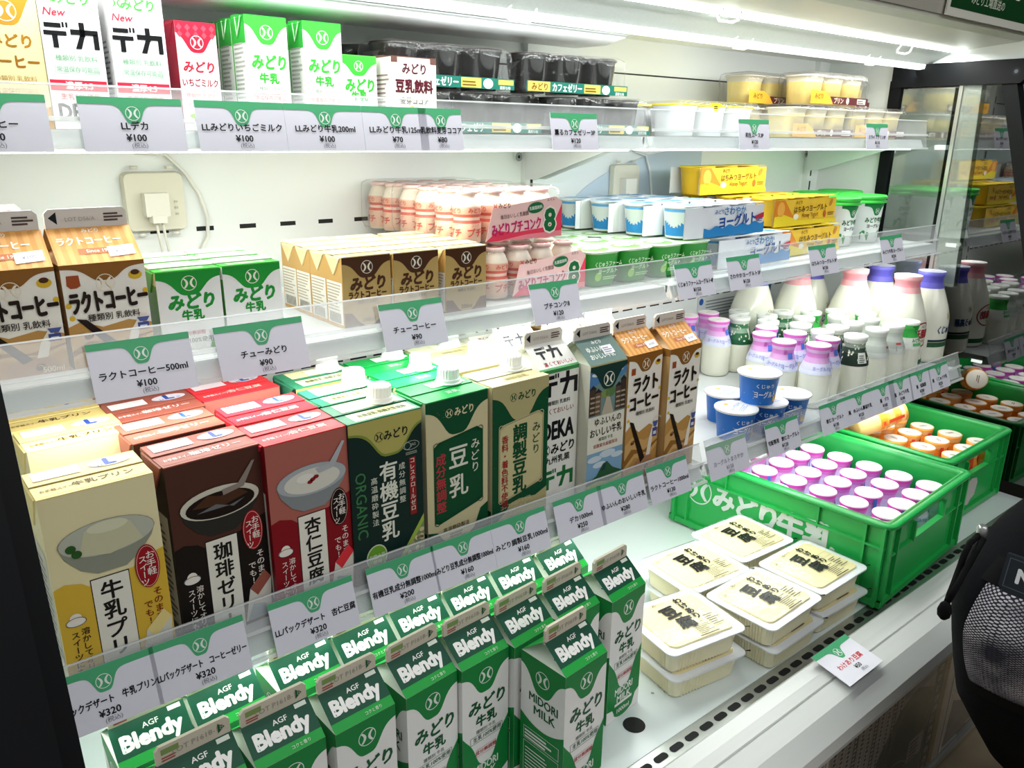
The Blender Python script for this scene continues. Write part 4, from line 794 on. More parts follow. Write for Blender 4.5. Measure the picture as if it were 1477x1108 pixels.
def tiny_pack():
    t = thing('yogurt_drink_bottle_pack', '-', 'drink pack'); p, h = .0425, .0735; w_, d = p * 4 + .002, p * 2 + .002
    prof = [(.0165, 0), (.0192, .003), (.0195, .028), (.0178, .032), (.0178, .036), (.0195, .040), (.0195, .050), (.0150, .060), (.0122, .064), (.0122, .0655), (.0142, .066), (.0142, .0685)]
    b = B(); b.lathe(prof, '#ead9c2', 20, mats=['#ead9c2', '#eac2a8', '#d9685a', '#efd2bf', '#d9685a', '#e7b49c', '#ece0cf', '#ece0cf', '#ece0cf', '#ece0cf', '#ece0cf'])
    for a in (-PI / 2, -PI):
        C = CyR((0, 0, 0), prof, .0195, a); b.text(C, 'みどり', 0, .045, .0075, '#d9553f', .02, .02); b.text(C, 'プチ', 0, .016, .0125, '#e0645a', .03, .022); b.text(C, 'コンク', 0, .0255, .0045, '#e0645a', .01)
    first = b.build('bottle', t); b = B(); b.lathe([(.0148, .0655), (.0150, .0690), (.0135, .0705)], '#e9c9c2', 20); F = Fr((0, 0, .0705), (1, 0, 0), (0, 1, 0)); b.ell(F, 0, 0, .0105, .0105, '#c8404a', 1, 18); b.ell(F, 0, 0, .006, .004, '#f0dcd4', 2, 12); b.build('foil_cap', first)
    for i in range(4):
        for j in range(2):
            if i == j == 0: first.location = ((-1.5) * p, -.5 * p, .001); continue
            c = first.copy(); COL.objects.link(c); c.parent = t; c.location = ((i - 1.5) * p, (j - .5) * p, .001)
            g = first.children[0].copy(); COL.objects.link(g); g.parent = c
    film_wrap(w_, d, h - .002, 8, pinch=.006).build('wrap_film', t)
    b = B(); x0 = -w_ / 2 + .034; F = Fr((x0, -d / 2 - .0045, 0), (1, 0, 0), (0, 0, 1)); W2 = w_ - .034
    b.loft([[F.pt(x, y, q) for x, y in ((.0, .004), (W2, .004), (W2, .052), (W2 - .012, .060), (.012, .048))] for q in (-2, 0)], '#f3c9c4', smooth=False)
    b.poly(F, [(.0, .004), (W2, .004), (W2, .05), (W2 - .012, .028), (W2 - .03, .018), (.05, .014), (.02, .018)], '#e8415c', 1); b.poly(F, [(.02, .004), (W2, .004), (W2, .012), (.07, .010)], '#f08a94', 2)
    b.text(F, 'みどりプチコンク', .054, .022, .0175, '#c9266a', .025, .088, 4, .08); b.text(F, '毎日おいしく乳酸菌', .050, .0375, .0065, '#6a4b4e', .006, .05, 4, .08)
    b.text(F, '8', W2 - .0235, .028, .046, '#f2e6da', .075, l=4); b.text(F, '8', W2 - .0235, .028, .044, '#1d6b3c', .035, l=5); b.ell(F, W2 - .050, .046, .0145, .0075, '#1d6b3c', 3, 22, .12); b.text(F, '乳酸菌飲料', W2 - .050, .046, .0055, '#e6efe2', .015, .024, 4, .1); b.logo(F, .016, .051, .0045, '#d8364a', 3, ring=False); b.text(F, 'みどり', .032, .051, .0075, '#4b3a38', .025, l=3); b.text(F, 'エイト', W2 - .022, .056, .005, '#6a4b4e', .01, l=3)
    b.build('front_label', t); return Kind(t)
def farm_pack():
    t = thing('yogurt_cup_pack', '-', 'yogurt cups'); p, h = .071, .056
    b = B(); b.loft([rr(.052, .052, .014, 4, 0), rr(.054, .054, .014, 4, .002), rr(.066, .066, .018, 4, h * .9), rr(.069, .069, .019, 4, h * .93)], '#1f7a28', mats=['#1f7a28', '#2a8f2e', '#cfe6b8'])
    F = Fr((-.033, -.0308, 0), (1, 0, 0), (0, -.12, 1)); b.text(F, 'くじゅうファーム', .033, .036, .0085, '#d5ecc8', .015, .056); b.text(F, 'ヨーグルト', .033, .025, .0085, '#d5ecc8', .015, .04); b.ell(F, .014, .017, .007, .007, '#86c03c', 1, 16); b.lines(F, .024, .012, .03, .006, 2, '#9fd08a', 2); c0 = b.build('cup', t); first = True
    for i in (-.5, .5):
        for j in (-.5, .5):
            c = c0
            if not first: c = c0.copy(); COL.objects.link(c); c.parent = t
            c.location = (i * p, j * p, 0); first = False
    b = B(); b.loft([rr(2 * p - .002, 2 * p - .002, .016, 4, h * .935), rr(2 * p - .002, 2 * p - .002, .016, 4, h * .955)], '#d5e6d2', smooth=False); F = Fr((-p, -p, h * .956), (1, 0, 0), (0, 1, 0))
    for i in (.5, 1.5):
        for j in (.5, 1.5): b.ell(F, p * i, p * j, .026, .024, '#8fc46a', 1, 22); b.ell(F, p * i, p * j + .004, .018, .012, '#e6efe0', 2, 20); b.text(F, 'くじゅう', p * i, p * j - .008, .008, '#2a6b2e', .02, l=3)
    b.build('lid_sheet', t); return Kind(t)
def sleeve_pack(kind):
    t = thing('yogurt_cup_pack', '-', 'yogurt cups'); w_, d, h = .216, .070, .056; p = w_ / 3
    blue = kind == 'blue'; rim = '#dfe6ee' if blue else '#e8cf3a'
    b = B(); b.lathe([(.026, 0), (.027, .002), (.0325, h * .88), (.0345, h * .89), (.0345, h * .93)], '#e6e9ee' if blue else '#e7b62a', 24); b.lathe([(.0345, h * .93), (.0342, h * .955)], rim, 24); F = Fr((0, 0, h * .957), (1, 0, 0), (0, 1, 0))
    if blue: b.ell(F, 0, .006, .026, .014, '#8fc0e2', 1, 22); b.ell(F, .006, -.010, .014, .008, '#5c9fd6', 2, 16)
    else: b.ell(F, 0, 0, .026, .022, '#f0c630', 1, 22); b.ell(F, .004, .004, .012, .010, '#d98a24', 2, 16)
    if blue:
        D = CyR((0, 0, 0), [(.026, 0), (.027, .002), (.0325, h * .88)], .03, -PI + .15)
        for q in range(8): x = -.02 + q * .005; b.face([D.pt(x, .004, 1), D.pt(x + .005, .004, 1), D.pt(x + .005, .016 + .012 * abs(q - 4.5) / 4, 1), D.pt(x, .016 + .012 * abs(q - 3.5) / 4, 1)], '#2f86c6')
        b.rect(D, -.02, h * .78, .04, .004, '#5c9fd6', 1, 8)
    c0 = b.build('cup', t)
    for i in (-1, 1):
        c = c0.copy(); COL.objects.link(c); c.parent = t; c.location = (i * p, 0, 0)
    b = B(); n = 36; top, bot = [], []
    def X(k): return -w_ / 2 + w_ * k / n
    yf = lambda x: -d / 2 - .0022 * abs(math.cos(PI * (x / p))) - .0005
    for k in range(n):
        a, c = X(k), X(k + 1)
        for z0, z1 in ((.001, h * .9),):
            b.face([(a, yf(a), z0), (c, yf(c), z0), (c, yf(c) - .0, z1), (a, yf(a) - .0, z1)], '#e9ecf0' if blue else '#eec33a')
            b.face([(a, yf(a) + .001, z0), (c, yf(c) + .001, z0), (c, yf(c) + .001, z1), (a, yf(a) + .001, z1)], '#d9dcd8')
    F = Fr((-w_ / 2, -d / 2 - .0029, 0), (1, 0, 0), (0, 0, 1))
    if blue:
        for k in range(n):
            x = w_ * k / n; z = lambda q: h * (.26 + .05 * math.sin(q / w_ * 38) + .10 * (q / w_)) if q > w_ * .26 else h * (.50 - .9 * q / w_ + .0)
            if x > w_ * .22: b.face([F.pt(x, .001, 1), F.pt(x + w_ / n, .001, 1), F.pt(x + w_ / n, z(x + w_ / n), 1), F.pt(x, z(x), 1)], '#2f86c6')
        b.text(F, 'ヨーグルト', w_ * .64, h * .48, .0215, '#1f4f9c', .03, .105, 3, .05); b.text(F, 'さわやか', w_ * .60, h * .77, .0155, '#4f86b8', .02, .06, 3); b.text(F, 'みどり', w_ * .40, h * .76, .0085, '#3d6ea8', .02, l=3); b.poly(F, [(w_ * .86, h * .55), (w_ * .985, h * .66), (w_ * .985, h * .50), (w_ * .90, h * .38)], '#c23a4c', 3); b.lines(F, w_ * .89, h * .38, .018, .006, 2, '#5a86b8', 4)
    else:
        b.poly(F, [(0, h * .05), (.05, h * .05), (.065, h * .3), (.05, h * .55), (.03, h * .9), (0, h * .9)], '#e0862a', 1); b.poly(F, [(0, .001), (w_, .001), (w_, h * .16), (.08, h * .2), (.03, h * .42), (0, h * .36)], '#ecd52e', 2); b.ell(F, w_ * .09, h * .6, .012, .014, '#f0b04a', 2, 16)
        b.text(F, 'はちみつヨーグルト', w_ * .56, h * .58, .0135, '#5d3d12', .02, .115, 3, .02); b.text(F, 'みどり', w_ * .36, h * .80, .008, '#5d3d12', .02, l=3); b.text(F, 'Honey Yogurt', w_ * .56, h * .33, .0125, '#7a4a14', .008, .07, 3, .02, sx=.8); b.ell(F, w_ * .33, h * .32, .009, .0055, '#f2ead0', 3, 16); b.ell(F, w_ * .80, h * .34, .0055, .0075, '#c2662a', 3, 16); b.ell(F, w_ * .89, h * .72, .0085, .0045, '#c98a3a', 3, 16, .9); b.lines(F, w_ * .85, h * .28, .024, .008, 2, '#8a6a22', 3)
    b.box(-w_ / 2, w_ / 2, -d / 2 + .001, -d / 2 + .012, h * .955, h * .965, rim); b.box(-w_ / 2, w_ / 2, d / 2, d / 2 + .001, .001, h * .9, '#d9dcd8')
    b.build('sleeve', t); return Kind(t)
def big_tub():
    t = thing('yogurt_tub', '-', 'yogurt'); prof = [(.040, 0), (.041, .003), (.0465, .088)]
    b = B(); b.lathe(prof + [(.049, .0885), (.049, .091)], '#e6eae6', 40)
    C = CyR((0, 0, 0), prof, .0445); b.drip(C, -.030, .030, .087, .007, 0, .0105, .020, '#1f7a3c', 1, p=4); b.logo(C, 0, .070, .006, '#dfeae0', 3)
    b.text(C, 'みどり牛乳', 0, .050, .0125, '#1f6b37', .03, .05); b.text(C, 'ヨーグルト', 0, .037, .0095, '#2a2f2a', .02, .038)
    for x in (-.022, .022): b.poly(C, [(x - .010, .008), (x + .008, .006), (x + .010, .022), (x - .004, .028), (x - .011, .022)], '#2f8f4a', 1)
    b.build('tub', t)
    b = B(); b.lathe([(.0505, .086), (.0515, .0865), (.0515, .0905), (.0495, .091), (.0495, .0945), (.0515, .095), (.0515, .1), (.049, .102), (.045, .102), (.0435, .1)], '#3fbf46', 44); b.build('lid', t); return Kind(t)
BOT = [(.0, 0), (.025, 0), (.0288, .003), (.0298, .010), (.0298, .064), (.0280, .074), (.0228, .087), (.0192, .097), (.0192, .106), (.0218, .113), (.0218, .1185)]
def small_bottle(kind):
    t = thing({'pink': 'yogurt_drink_bottle', 'wide': 'yogurt_drink_bottle', 'orange': 'orange_drink_bottle'}.get(kind, 'milk_bottle'), '-', 'bottle')
    bot = BOT if kind not in ('wide', 'orange') else [(r * .96, z) for r, z in BOT[:6]] + [(.0250, .087), (.0218, .097), (.0218, .106), (.0240, .113), (.0240, .1185)]
    b = B(); b.lathe(bot, 'milk_glass' if kind != 'orange' else '#f0b878*.15', 26); b.build('bottle', t)
    b = B(); n = 26
    hood = {'pink': [(.0302, .066), (.0286, .074), (.0234, .087), (.0198, .097), (.0200, .106), (.0224, .1125), (.0229, .118), (.0222, .1197)], 'wide': [(.0291, .066), (.0275, .074), (.0256, .087), (.0226, .096), (.0228, .104), (.0247, .111), (.0253, .1172), (.0246, .1197)], 'orange': [(.0291, .05), (.0291, .066), (.0275, .074), (.0256, .087), (.0228, .097), (.0230, .105), (.0248, .113), (.0252, .1195)]}.get(kind, [(.0302, .063), (.0286, .074), (.0234, .087), (.0198, .097), (.0200, .106), (.0222, .1135), (.0224, .1195)])
    mats = {'pink': ['#d9def0', '#d5d3ec', '#d9a6d8', '#d585cc', '#d9b4de', '#d668bd', '#ecd0e4'], 'wide': ['#d9dff0', '#d3d6ee', '#d6c6e6', '#d9a8da', '#d47cc8', '#d24fb2', '#ecd0e4'], 'orange': ['#f08a2a', '#ef9a45', '#f0b060', '#ee8e30', '#ef9a3e', '#f3c487', '#f0a44e'], 'pattern': ['#1f5a37', '#2b6a45', '#8fae94', '#3f7a55', '#c9d2c4', '#dfe2da'], 'dark': ['#24352a', '#24352a', '#3a4a3e', '#8f9c8e', '#cdd2c6', '#e2e3dc'], 'white': ['#cdd2cc', '#b9c0b8', '#c9cec6', '#c2c8bf', '#d3d6cf', '#d9dbd5'], 'green': ['#e3e8de', '#e3e8de', '#3fae4c', '#3fae4c', '#58b95f', '#dfe6da']}[kind]
    b.lathe(hood, mats[-1], n, mats=mats, cap0=False); C = CyR((0, 0, 0), hood, .027)
    if kind in ('pink', 'wide'):
        b.text(C, 'ヨーグルト', 0, .077, .0085, '#7f94cc', .015, .034, 2); b.lines(C, -.014, .0715, .028, .003, 1, '#8fa0d6', 2); b.rect(C, -.004, .089, .012, .012, '#4f74cc', 3, 2); b.lines(C, -.014, .098, .009, .009, 3, '#b0509f', 3)
        D = CyR((0, 0, 0), hood, .027, -PI / 2 + .9); b.rect(D, -.0032, .079, .0064, .038, '#3f70c4', 3); b.poly(D, [(-.0055, .080), (.0055, .080), (0, .0725)], '#3f70c4', 4)
        D = CyR((0, 0, 0), hood, .027, -PI / 2 - 1.2); b.text(D, 'ヨーグルト', 0, .0785, .0075, '#7f94cc', .015, .03, 2)
    elif kind == 'orange':
        for a in (0, 1.5, -1.5): D = CyR((0, 0, 0), hood, .027, -PI / 2 + a); b.rect(D, -.004, .055, .008, .055, '#d8462a', 2); b.rect(D, .008, .06, .012, .02, '#f5d7b0', 2)
    elif kind in ('pattern', 'dark'):
        R = random.Random(3)
        for k in range(46): D = CyR((0, 0, 0), hood, .027, R.uniform(-PI, PI)); b.ell(D, 0, R.uniform(.07, .112), R.uniform(.0012, .003), R.uniform(.0012, .003), R.choice(['#dfe4d6', '#c4d0b8', '#e9e6c8']), 2, 7)
        if kind == 'dark': b.rect(C, -.026, .069, .018, .02, '#dfe2d8', 3, 4); b.lines(C, -.024, .071, .013, .015, 4, '#6b736b', 4)
        else: b.poly(C, [(-.005, .095), (.005, .095), (0, .07)], '#e8ecdf', 3)
    elif kind == 'white': b.lines(C, -.016, .070, .03, .010, 3, '#8d948c', 2); b.rect(C, -.016, .082, .012, .004, '#c2464c', 2, 2)
    else: b.text(C, 'みどり牛乳', 0, .082, .0085, '#2a8a3c', .025, .034, 2); b.rect(C, -.016, .0705, .032, .006, '#5fb56a', 2, 5); b.drip(C, -.018, .018, .112, .002, 0, .007, .014, '#2f9a42', 2, p=4); b.logo(C, 0, .1035, .004, '#e6efe2', 4)
    F = Fr((0, 0, .1196), (1, 0, 0), (0, 1, 0)); k = hood[-1][0]
    top = {'pink': '#f3efea', 'wide': '#f5f1ec', 'orange': '#efe6dc', 'green': '#e3ebe0'}.get(kind, '#e3e5df'); b.ell(F, 0, 0, k * .94, k * .94, top, 1, 22)
    if kind in ('pink', 'wide', 'orange'): b.lines(F, -.010, -.005, .02, .008, 2, '#e3cfc8' if kind != 'orange' else '#8a6a5a', 2)
    else: b.lines(F, -.010, -.005, .02, .009, 3, '#9aa69a', 2)
    b.build('cap_wrap', t); return Kind(t)
def big_bottle(kind):
    t = thing('milk_bottle', '-', 'bottle'); prof = [(0, 0), (.043, 0), (.0495, .004), (.0512, .012), (.0512, .092), (.0495, .108), (.0435, .130), (.0345, .155), (.0275, .173), (.0245, .183), (.0245, .190), (.0275, .196), (.0275, .203)]
    b = B(); b.lathe(prof, 'milk_glass', 40); C = CyR((0, 0, 0), prof, .0512, -PI / 2 - .12)
    if kind == 'pink':
        b.ring(C, 0, .080, .036, .027, .003, '#a3232c', 1, 40); b.text(C, '低脂肪', .0, .082, .021, '#b0262e', .03, .055); b.text(C, '牛乳', 0, .066, .006, '#b0262e', .015); b.text(C, 'みどり', 0, .098, .006, '#5d5048', .015); b.rect(C, -.045, .012, .09, .011, '#1f5a37', 1, 20)
    else:
        b.text(C, 'くじゅう高原', .004, .078, .0195, '#1f3f78', .03, .07, shear=.1); b.rect(C, -.05, .050, .1, .005, '#22313a', 1, 20); b.rect(C, -.05, .038, .1, .011, '#2f5a3a', 1, 20); b.lines(C, -.03, .041, .06, .005, 1, '#8fae8a', 2); b.logo(C, .0, .108, .008, '#a99a5a', 2)
    b.build('bottle', t)
    col = ('#e58f97', '#e9a9ac', '#efe6e2') if kind == 'pink' else ('#5b57b8', '#6a66c2', '#e3e2ee')
    b = B(); b.lathe([(.0300, .1675), (.0258, .180), (.0254, .189), (.0284, .1955), (.0286, .204)], col[2], 30, mats=[col[1], col[0], col[0], col[1]], cap0=False, wob=.006); b.ell(Fr((0, 0, .2042), (1, 0, 0), (0, 1, 0)), 0, 0, .025, .025, col[2], 1, 24); b.build('cap_wrap', t); return Kind(t)
def blue_cup():
    t = thing('yogurt_cup', '-', 'yogurt'); prof = [(.027, 0), (.028, .002), (.0335, .050)]
    b = B(); b.lathe(prof + [(.0355, .0505), (.0355, .053)], '#2672d0', 36, mats=['#dfe6ee', '#2672d0', '#e6e9ee', '#e6e9ee']); C = CyR((0, 0, 0), prof, .0305, -PI / 2 - .6)
    b.text(C, 'ヨーグルト', -.004, .022, .013, '#d9e2ee', .02, .038); b.text(C, 'くじゅう', -.006, .037, .008, '#d9e2ee', .015, .03); b.ell(C, .018, .013, .0065, .0065, '#e3b24a', 2, 16); R = random.Random(1)
    for k in range(14): D = CyR((0, 0, 0), prof, .0305, R.uniform(-PI, PI)); b.ell(D, 0, R.uniform(.006, .045), .0008, .0008, '#9fbce0', 1, 6)
    b.build('cup', t)
    b = B(); n = 48; b.loft([[((.0362 + (.0006 if j % 2 else 0)) * math.cos(2 * PI * j / n), (.0362 + (.0006 if j % 2 else 0)) * math.sin(2 * PI * j / n), z) for j in range(n)] for z in (.0515, .0542)], '#dfe0e2', smooth=False)
    b.loft([[(.034, -.006, .053), (.045, -.003, .0505), (.045, .003, .0505), (.034, .006, .053)], [(.034, -.006, .0535), (.045, -.003, .051), (.045, .003, .051), (.034, .006, .0535)]], '#d3d5d8', smooth=False)
    F = Fr((0, 0, .0543), (1, 0, 0), (0, 1, 0)); b.ell(F, 0, 0, .033, .033, '#e6e6e8', 1, 30); b.text(F, 'ヨーグルト', 0, .002, .0095, '#8ea6d2', .02, .045); b.lines(F, -.02, -.016, .04, .01, 3, '#b4bfd8', 2); b.ell(F, .004, .019, .006, .004, '#d9b86a', 2, 14); b.build('foil_lid', t); return Kind(t)
def tofu():
    t = thing('tofu_pack', '-', 'tofu'); w_, d, h = .128, .108, .042
    b = B()
    def corr(w0, d0, z, amp):
        P = []; r = .012
        base = rr(w0, d0, r, 4, z)
        for i in range(len(base)):
            a, c = base[i], base[(i + 1) % len(base)]; L = math.hypot(c[0] - a[0], c[1] - a[1]); n = max(1, int(w_ / .0038)) if L > w0 * .5 or L > d0 * .5 else 1
            for k in range(n):
                q = k / n; x, y = a[0] + (c[0] - a[0]) * q, a[1] + (c[1] - a[1]) * q; l = math.hypot(x, y)
                e = amp * (1 if k % 2 else -1) if n > 1 else 0
                P.append((x * (1 + e / l), y * (1 + e / l), z))
        return P
    b.loft([corr(w_ - .014, d - .014, 0, .0008), corr(w_ - .008, d - .008, .002, .0014), corr(w_, d, h - .009, .0014), corr(w_ + .001, d + .001, h - .006, 0), corr(w_ + .016, d + .016, h - .004, 0), corr(w_ + .016, d + .016, h - .002, 0)], 'tray_plastic', smooth=False, mats=['tray_plastic', 'tray_plastic', 'tray_plastic', 'cup_white', 'cup_white'], capm='cup_white'); b.build('tray', t)
    b = B(); b.loft([rr(w_ - .008, d - .008, .012, 4, h - .0018), rr(w_ - .010, d - .010, .011, 4, h + .0006)], 'tofu_cream', smooth=False); b.build('tofu_block', t)
    b = B(); R = random.Random(11); L = [rr(w_ + .017, d + .017, .013, 4, h - .0018), rr(w_ + .015, d + .015, .012, 4, h + .0008)]; L.append([(x * .8, y * .8, h + .0022 + R.uniform(-.0004, .0004)) for x, y, z in L[1]]); b.loft(L, 'lid_film')
    k = .004
    for sx in (1,): b.loft([[(w_ / 2 + .006, -d / 2 - .002, h - .001), (w_ / 2 + .012, -d / 2 - .007, h - .001), (w_ / 2 + .014, -d / 2 - .005, h - .001)], [(w_ / 2 + .006, -d / 2 - .002, h), (w_ / 2 + .012, -d / 2 - .007, h), (w_ / 2 + .014, -d / 2 - .005, h)]], INK, smooth=False)
    # text reads from the right-hand side
    F = Fr((-w_ / 2, -d / 2, h + .0024), (1, 0, 0), (0, 1, 0)); a = -PI / 2 * .97
    b.text(F, '豆', .056, .074, .028, '#1b1a18', .04, l=2, rot=.10, sx=1.1); b.text(F, '腐', .062, .044, .028, '#1b1a18', .035, l=2, rot=-.06, sx=1.1)
    for i, c in enumerate('わけあり'): b.text(F, c, .086 + (i % 2) * .001, .093 - i * .0145, .0150, '#1b1a18', .045, l=2, rot=.08)
    b.logo(F, .044, .099, .004, '#3a3a36', 2); b.text(F, 'みどり', .055, .099, .0055, '#3a3a36', .01)
    b.frame(F, .094, .052, .022, .012, .0005, '#8f8f86', 2); b.lines(F, .094, .020, .024, .028, 6, '#55554e', 2, .35, .5); b.lines(F, .062, .010, .03, .028, 8, '#55554e', 2, .35, .5); b.lines(F, .058, .006, .04, .003, 1, INK, 2); b.lines(F, .010, .09, .012, .004, 1, '#a9a592', 2)
    b.build('film_lid', t); return Kind(t)
def crate(w_, d, h):
    t = thing('bottle_crate', '-', 'crate'); m = 'crate_green'; b = B(); th = .004; ins = .010; W2, D2 = w_ - 2 * ins, d - 2 * ins
    b.box(-W2 / 2, W2 / 2, -D2 / 2, D2 / 2, 0, .006, m)
    for s in (-1, 1):   # long side walls
        x0, x1 = sorted((s * W2 / 2, s * (W2 / 2 - th))); b.box(x0, x1, -D2 / 2, D2 / 2, .006, h, m)
    hw, hz0, hz1 = .062, h * .63, h * .83
    for s in (-1, 1):   # end walls with a hand hole
        y0, y1 = sorted((s * D2 / 2, s * (D2 / 2 - th)))
        b.box(-W2 / 2, W2 / 2, y0, y1, .006, hz0, m); b.box(-W2 / 2, W2 / 2, y0, y1, hz1, h, m); b.box(-W2 / 2, -hw, y0, y1, hz0, hz1, m); b.box(hw, W2 / 2, y0, y1, hz0, hz1, m)
        e0, e1 = sorted((s * D2 / 2, s * (D2 / 2 + .007)))
        b.box(-hw - .006, hw + .006, e0, e1, hz0 - .006, hz0, m); b.box(-hw - .006, -hw, e0, e1, hz0, hz1, m); b.box(hw, hw + .006, e0, e1, hz0, hz1, m)
    # ribs and corner pillars
    def ribx(s, y0, y1, z0, z1, o): x0, x1 = sorted((s * W2 / 2, s * (W2 / 2 + o))); b.box(x0, x1, y0, y1, z0, z1, m)
    def riby(s, x0, x1, z0, z1, o): y0, y1 = sorted((s * D2 / 2, s * (D2 / 2 + o))); b.box(x0, x1, y0, y1, z0, z1, m)
    for s in (-1, 1):
        ribx(s, -D2 / 2, D2 / 2, h * .70, h * .725, .0075); riby(s, -W2 / 2, W2 / 2, h * .585, h * .605, .005); ribx(s, -D2 / 2 - .007, D2 / 2 + .007, .0, .012, .006); riby(s, -W2 / 2 - .006, W2 / 2 + .006, 0, .012, .006)
        for q in (-1, 1):
            y = q * (D2 / 2 - .035); ribx(s, y - .002, y + .002, .012, h * .97, .008); y = q * (D2 / 2 - .004); ribx(s, y - .003, y + .003, .0, h * .97, .009); y = q * D2 * .22; ribx(s, y - .0015, y + .0015, h * .72, h * .97, .007)
            x = q * (W2 / 2 - .035); riby(s, x - .002, x + .002, .012, h * .97, .007); x = q * (W2 / 2 - .003); riby(s, x - .003, x + .003, 0, h * .97, .008)
    o, i_ = [], []
    b.loft([rr(W2 + .001, D2 + .001, .012, 6, h * .935), rr(w_, d, .022, 6, h * .95), rr(w_ + .003, d + .003, .023, 6, h * .985), rr(w_, d, .022, 6, h), rr(W2 - 2 * th - .004, D2 - 2 * th - .004, .014, 6, h), rr(W2 - 2 * th, D2 - 2 * th, .012, 6, h * .93)], m, False, False)
    b.build('crate_body', t)
    b = B(); F = Fr((-W2 / 2 - .0006, D2 / 2, 0), (0, -1, 0), (0, 0, 1)); c = '#cfd8d0'
    b.logo(F, .058, h * .55, .030, c, 1, 30)
    for x, ch, k in ((.116, 'み', .052), (.168, 'ど', .052), (.213, 'り', .055), (.258, '牛', .055), (.315, '乳', .062)): b.text(F, ch, x, h * .55, k, c, .045, None, 1)
    b.build('side_lettering', t); return t

# ================================================================== PLACING
RJ = random.Random(21)
def jit(a=.03): return RJ.uniform(-a, a)
zt, zm, zl = SH['top'][0], SH['middle'][0], SH['lower'][0]
# ---- top shelf
k = Kind(slim('latte').r); k.place((.126, .912, zt), jit(), 'cream and gold coffee milk carton at the left end of the top shelf', 'slim coffee cartons')
k.place((.126, .960, zt), jit(), 'cream coffee milk carton behind the leftmost carton of the top shelf', 'slim coffee cartons')
k = slim('deka')
for i, x in enumerate((.177, .236)):
    for j in range(2): k.place((x, .910 + j * .049, zt), jit(.015), 'white slim carton with black lettering and red band, %s column, %s one' % (('left', 'right')[i], ('front', 'back')[j]), 'white cartons with red band')
k = slim('berry')
for j in range(2): k.place((.306, .950 + j * .042, zt), jit(.02), 'dark red and white strawberry milk carton on the top shelf, %s one' % ('front', 'back')[j], 'strawberry cartons')
k = slim('milk')
for i, x in enumerate((.373, .4405)):
    for j in range(3): k.place((x, .921 + j * .0412 + i * .002, zt), jit(.015), 'slim green topped milk carton on the top shelf, %s column, %s in the row' % (('left', 'right')[i], ORD[j]), 'slim green milk cartons')
k = slim('mini'); k.place((.487, .925, zt), .02, 'smallest green topped milk carton, beside the cocoa cartons on the top shelf', 'mini milk cartons')
k.place((.487, .963, zt), .0, 'smallest green topped milk carton, hidden behind its twin on the top shelf', 'mini milk cartons')
k = slim('cocoa'); k.place((.553, .908, zt), .02, 'white and brown cocoa soy drink carton in front, on the top shelf', 'cocoa cartons'); k.place((.550, .955, zt), .03, 'white and brown cocoa soy drink carton half hidden behind the front cocoa carton', 'cocoa cartons')
k = jelly_pack(); zj = zt + .058
for x, y, z, rz, lb in ((.70, .975, zt, .0, 'bottom layer at the left'), (.925, .965, zt, -.01, 'bottom layer at the right end'), (.70, 1.052, zt, 0, 'bottom layer, back row at the left'), (.925, 1.045, zt, 0, 'bottom layer, back row at the right'),
                        (.645, .972, zj, .01, 'top layer at the left'), (.868, .965, zj, -.01, 'top layer at the right'), (.63, 1.05, zj, 0, 'top layer, back row')):
    k.place((x, y, z), rz, 'pack of three black coffee jelly cups, ' + lb, 'coffee jelly packs')
k = square_pack('mousse'); k.place((1.205, .955, zt), 0, 'pack of white mousse cups with yellow rims on the top shelf, right bay, front', 'mousse packs'); k.place((1.20, 1.04, zt), 0, 'pack of white mousse cups with yellow rims, behind the front mousse pack', 'mousse packs')
k = square_pack('pudding')
for x, y, z, lb in ((1.515, .94, zt, 'bottom layer, front left'), (1.745, .94, zt, 'bottom layer, front right, at the end of the shelf'), (1.50, 1.03, zt, 'bottom layer, back left'), (1.74, 1.03, zt, 'bottom layer, back right'), (1.605, .965, zt + .064, 'upper layer, foremost and largest in view'), (1.775, 1.052, zt + .064, 'upper layer at the right end'), (1.53, 1.056, zt + .064, 'upper layer, behind at the left')):
    k.place((x, y, z), 0, 'pack of three yellow custard puddings, ' + lb, 'custard pudding packs')
# ---- middle shelf
k = coffee_half()
for i, (x, y) in enumerate(((.1605, .859), (.083, .857), (.080, .935))): k.place((x, y, zm), jit(.02) + .02, 'half-litre brown coffee milk carton, ' + ('right front one, next to the green bricks', 'left front one, cut by the picture edge', 'back one, only its fin showing')[i], 'half-litre coffee cartons')
k = small_brick('milk')
for i, x in enumerate((.2415, .3085)):
    for j in range(3): k.place((x, .853 + j * .0425 + i * .003, zm), jit(.02) + .01, 'small white and green milk brick, %s column, %s in the row' % (('left', 'right')[i], ORD[j]), 'small green milk bricks')
k = small_brick('gold')
for i, x in enumerate((.440, .506, .578)):
    for j in range(4): k.place((x, .842 + j * .0425 - i * .003, zm), jit(.015) + .02, 'gold and brown coffee brick, %s column, %s in the row' % (('left', 'middle', 'right')[i], ORD[j]), 'gold coffee bricks')
k = tiny_pack()
for x, y, z, lb in ((.728, .890, zm, 'bottom layer, front'), (.72, .982, zm, 'bottom layer, second row'), (.72, 1.074, zm, 'bottom layer, back row'), (.690, .903, zm + .077, 'upper layer, front, with the large green eight'), (.690, .997, zm + .077, 'upper layer, second row'), (.690, 1.091, zm + .077, 'upper layer, back row')):
    k.place((x, y, z), jit(.015), 'pack of eight pink labelled drink bottles, ' + lb, 'pink eight-bottle packs')
k = farm_pack()
for x in (.892, 1.038):
    for j in range(2): k.place((x, .905 + j * .146, zm), jit(.01), 'shiny green pack of four yogurt cups, %s column, %s row' % ('left' if x < 1 else 'right', ('front', 'back')[j]), 'green yogurt four-packs')
k = sleeve_pack('blue'); zb_ = zm + .0565
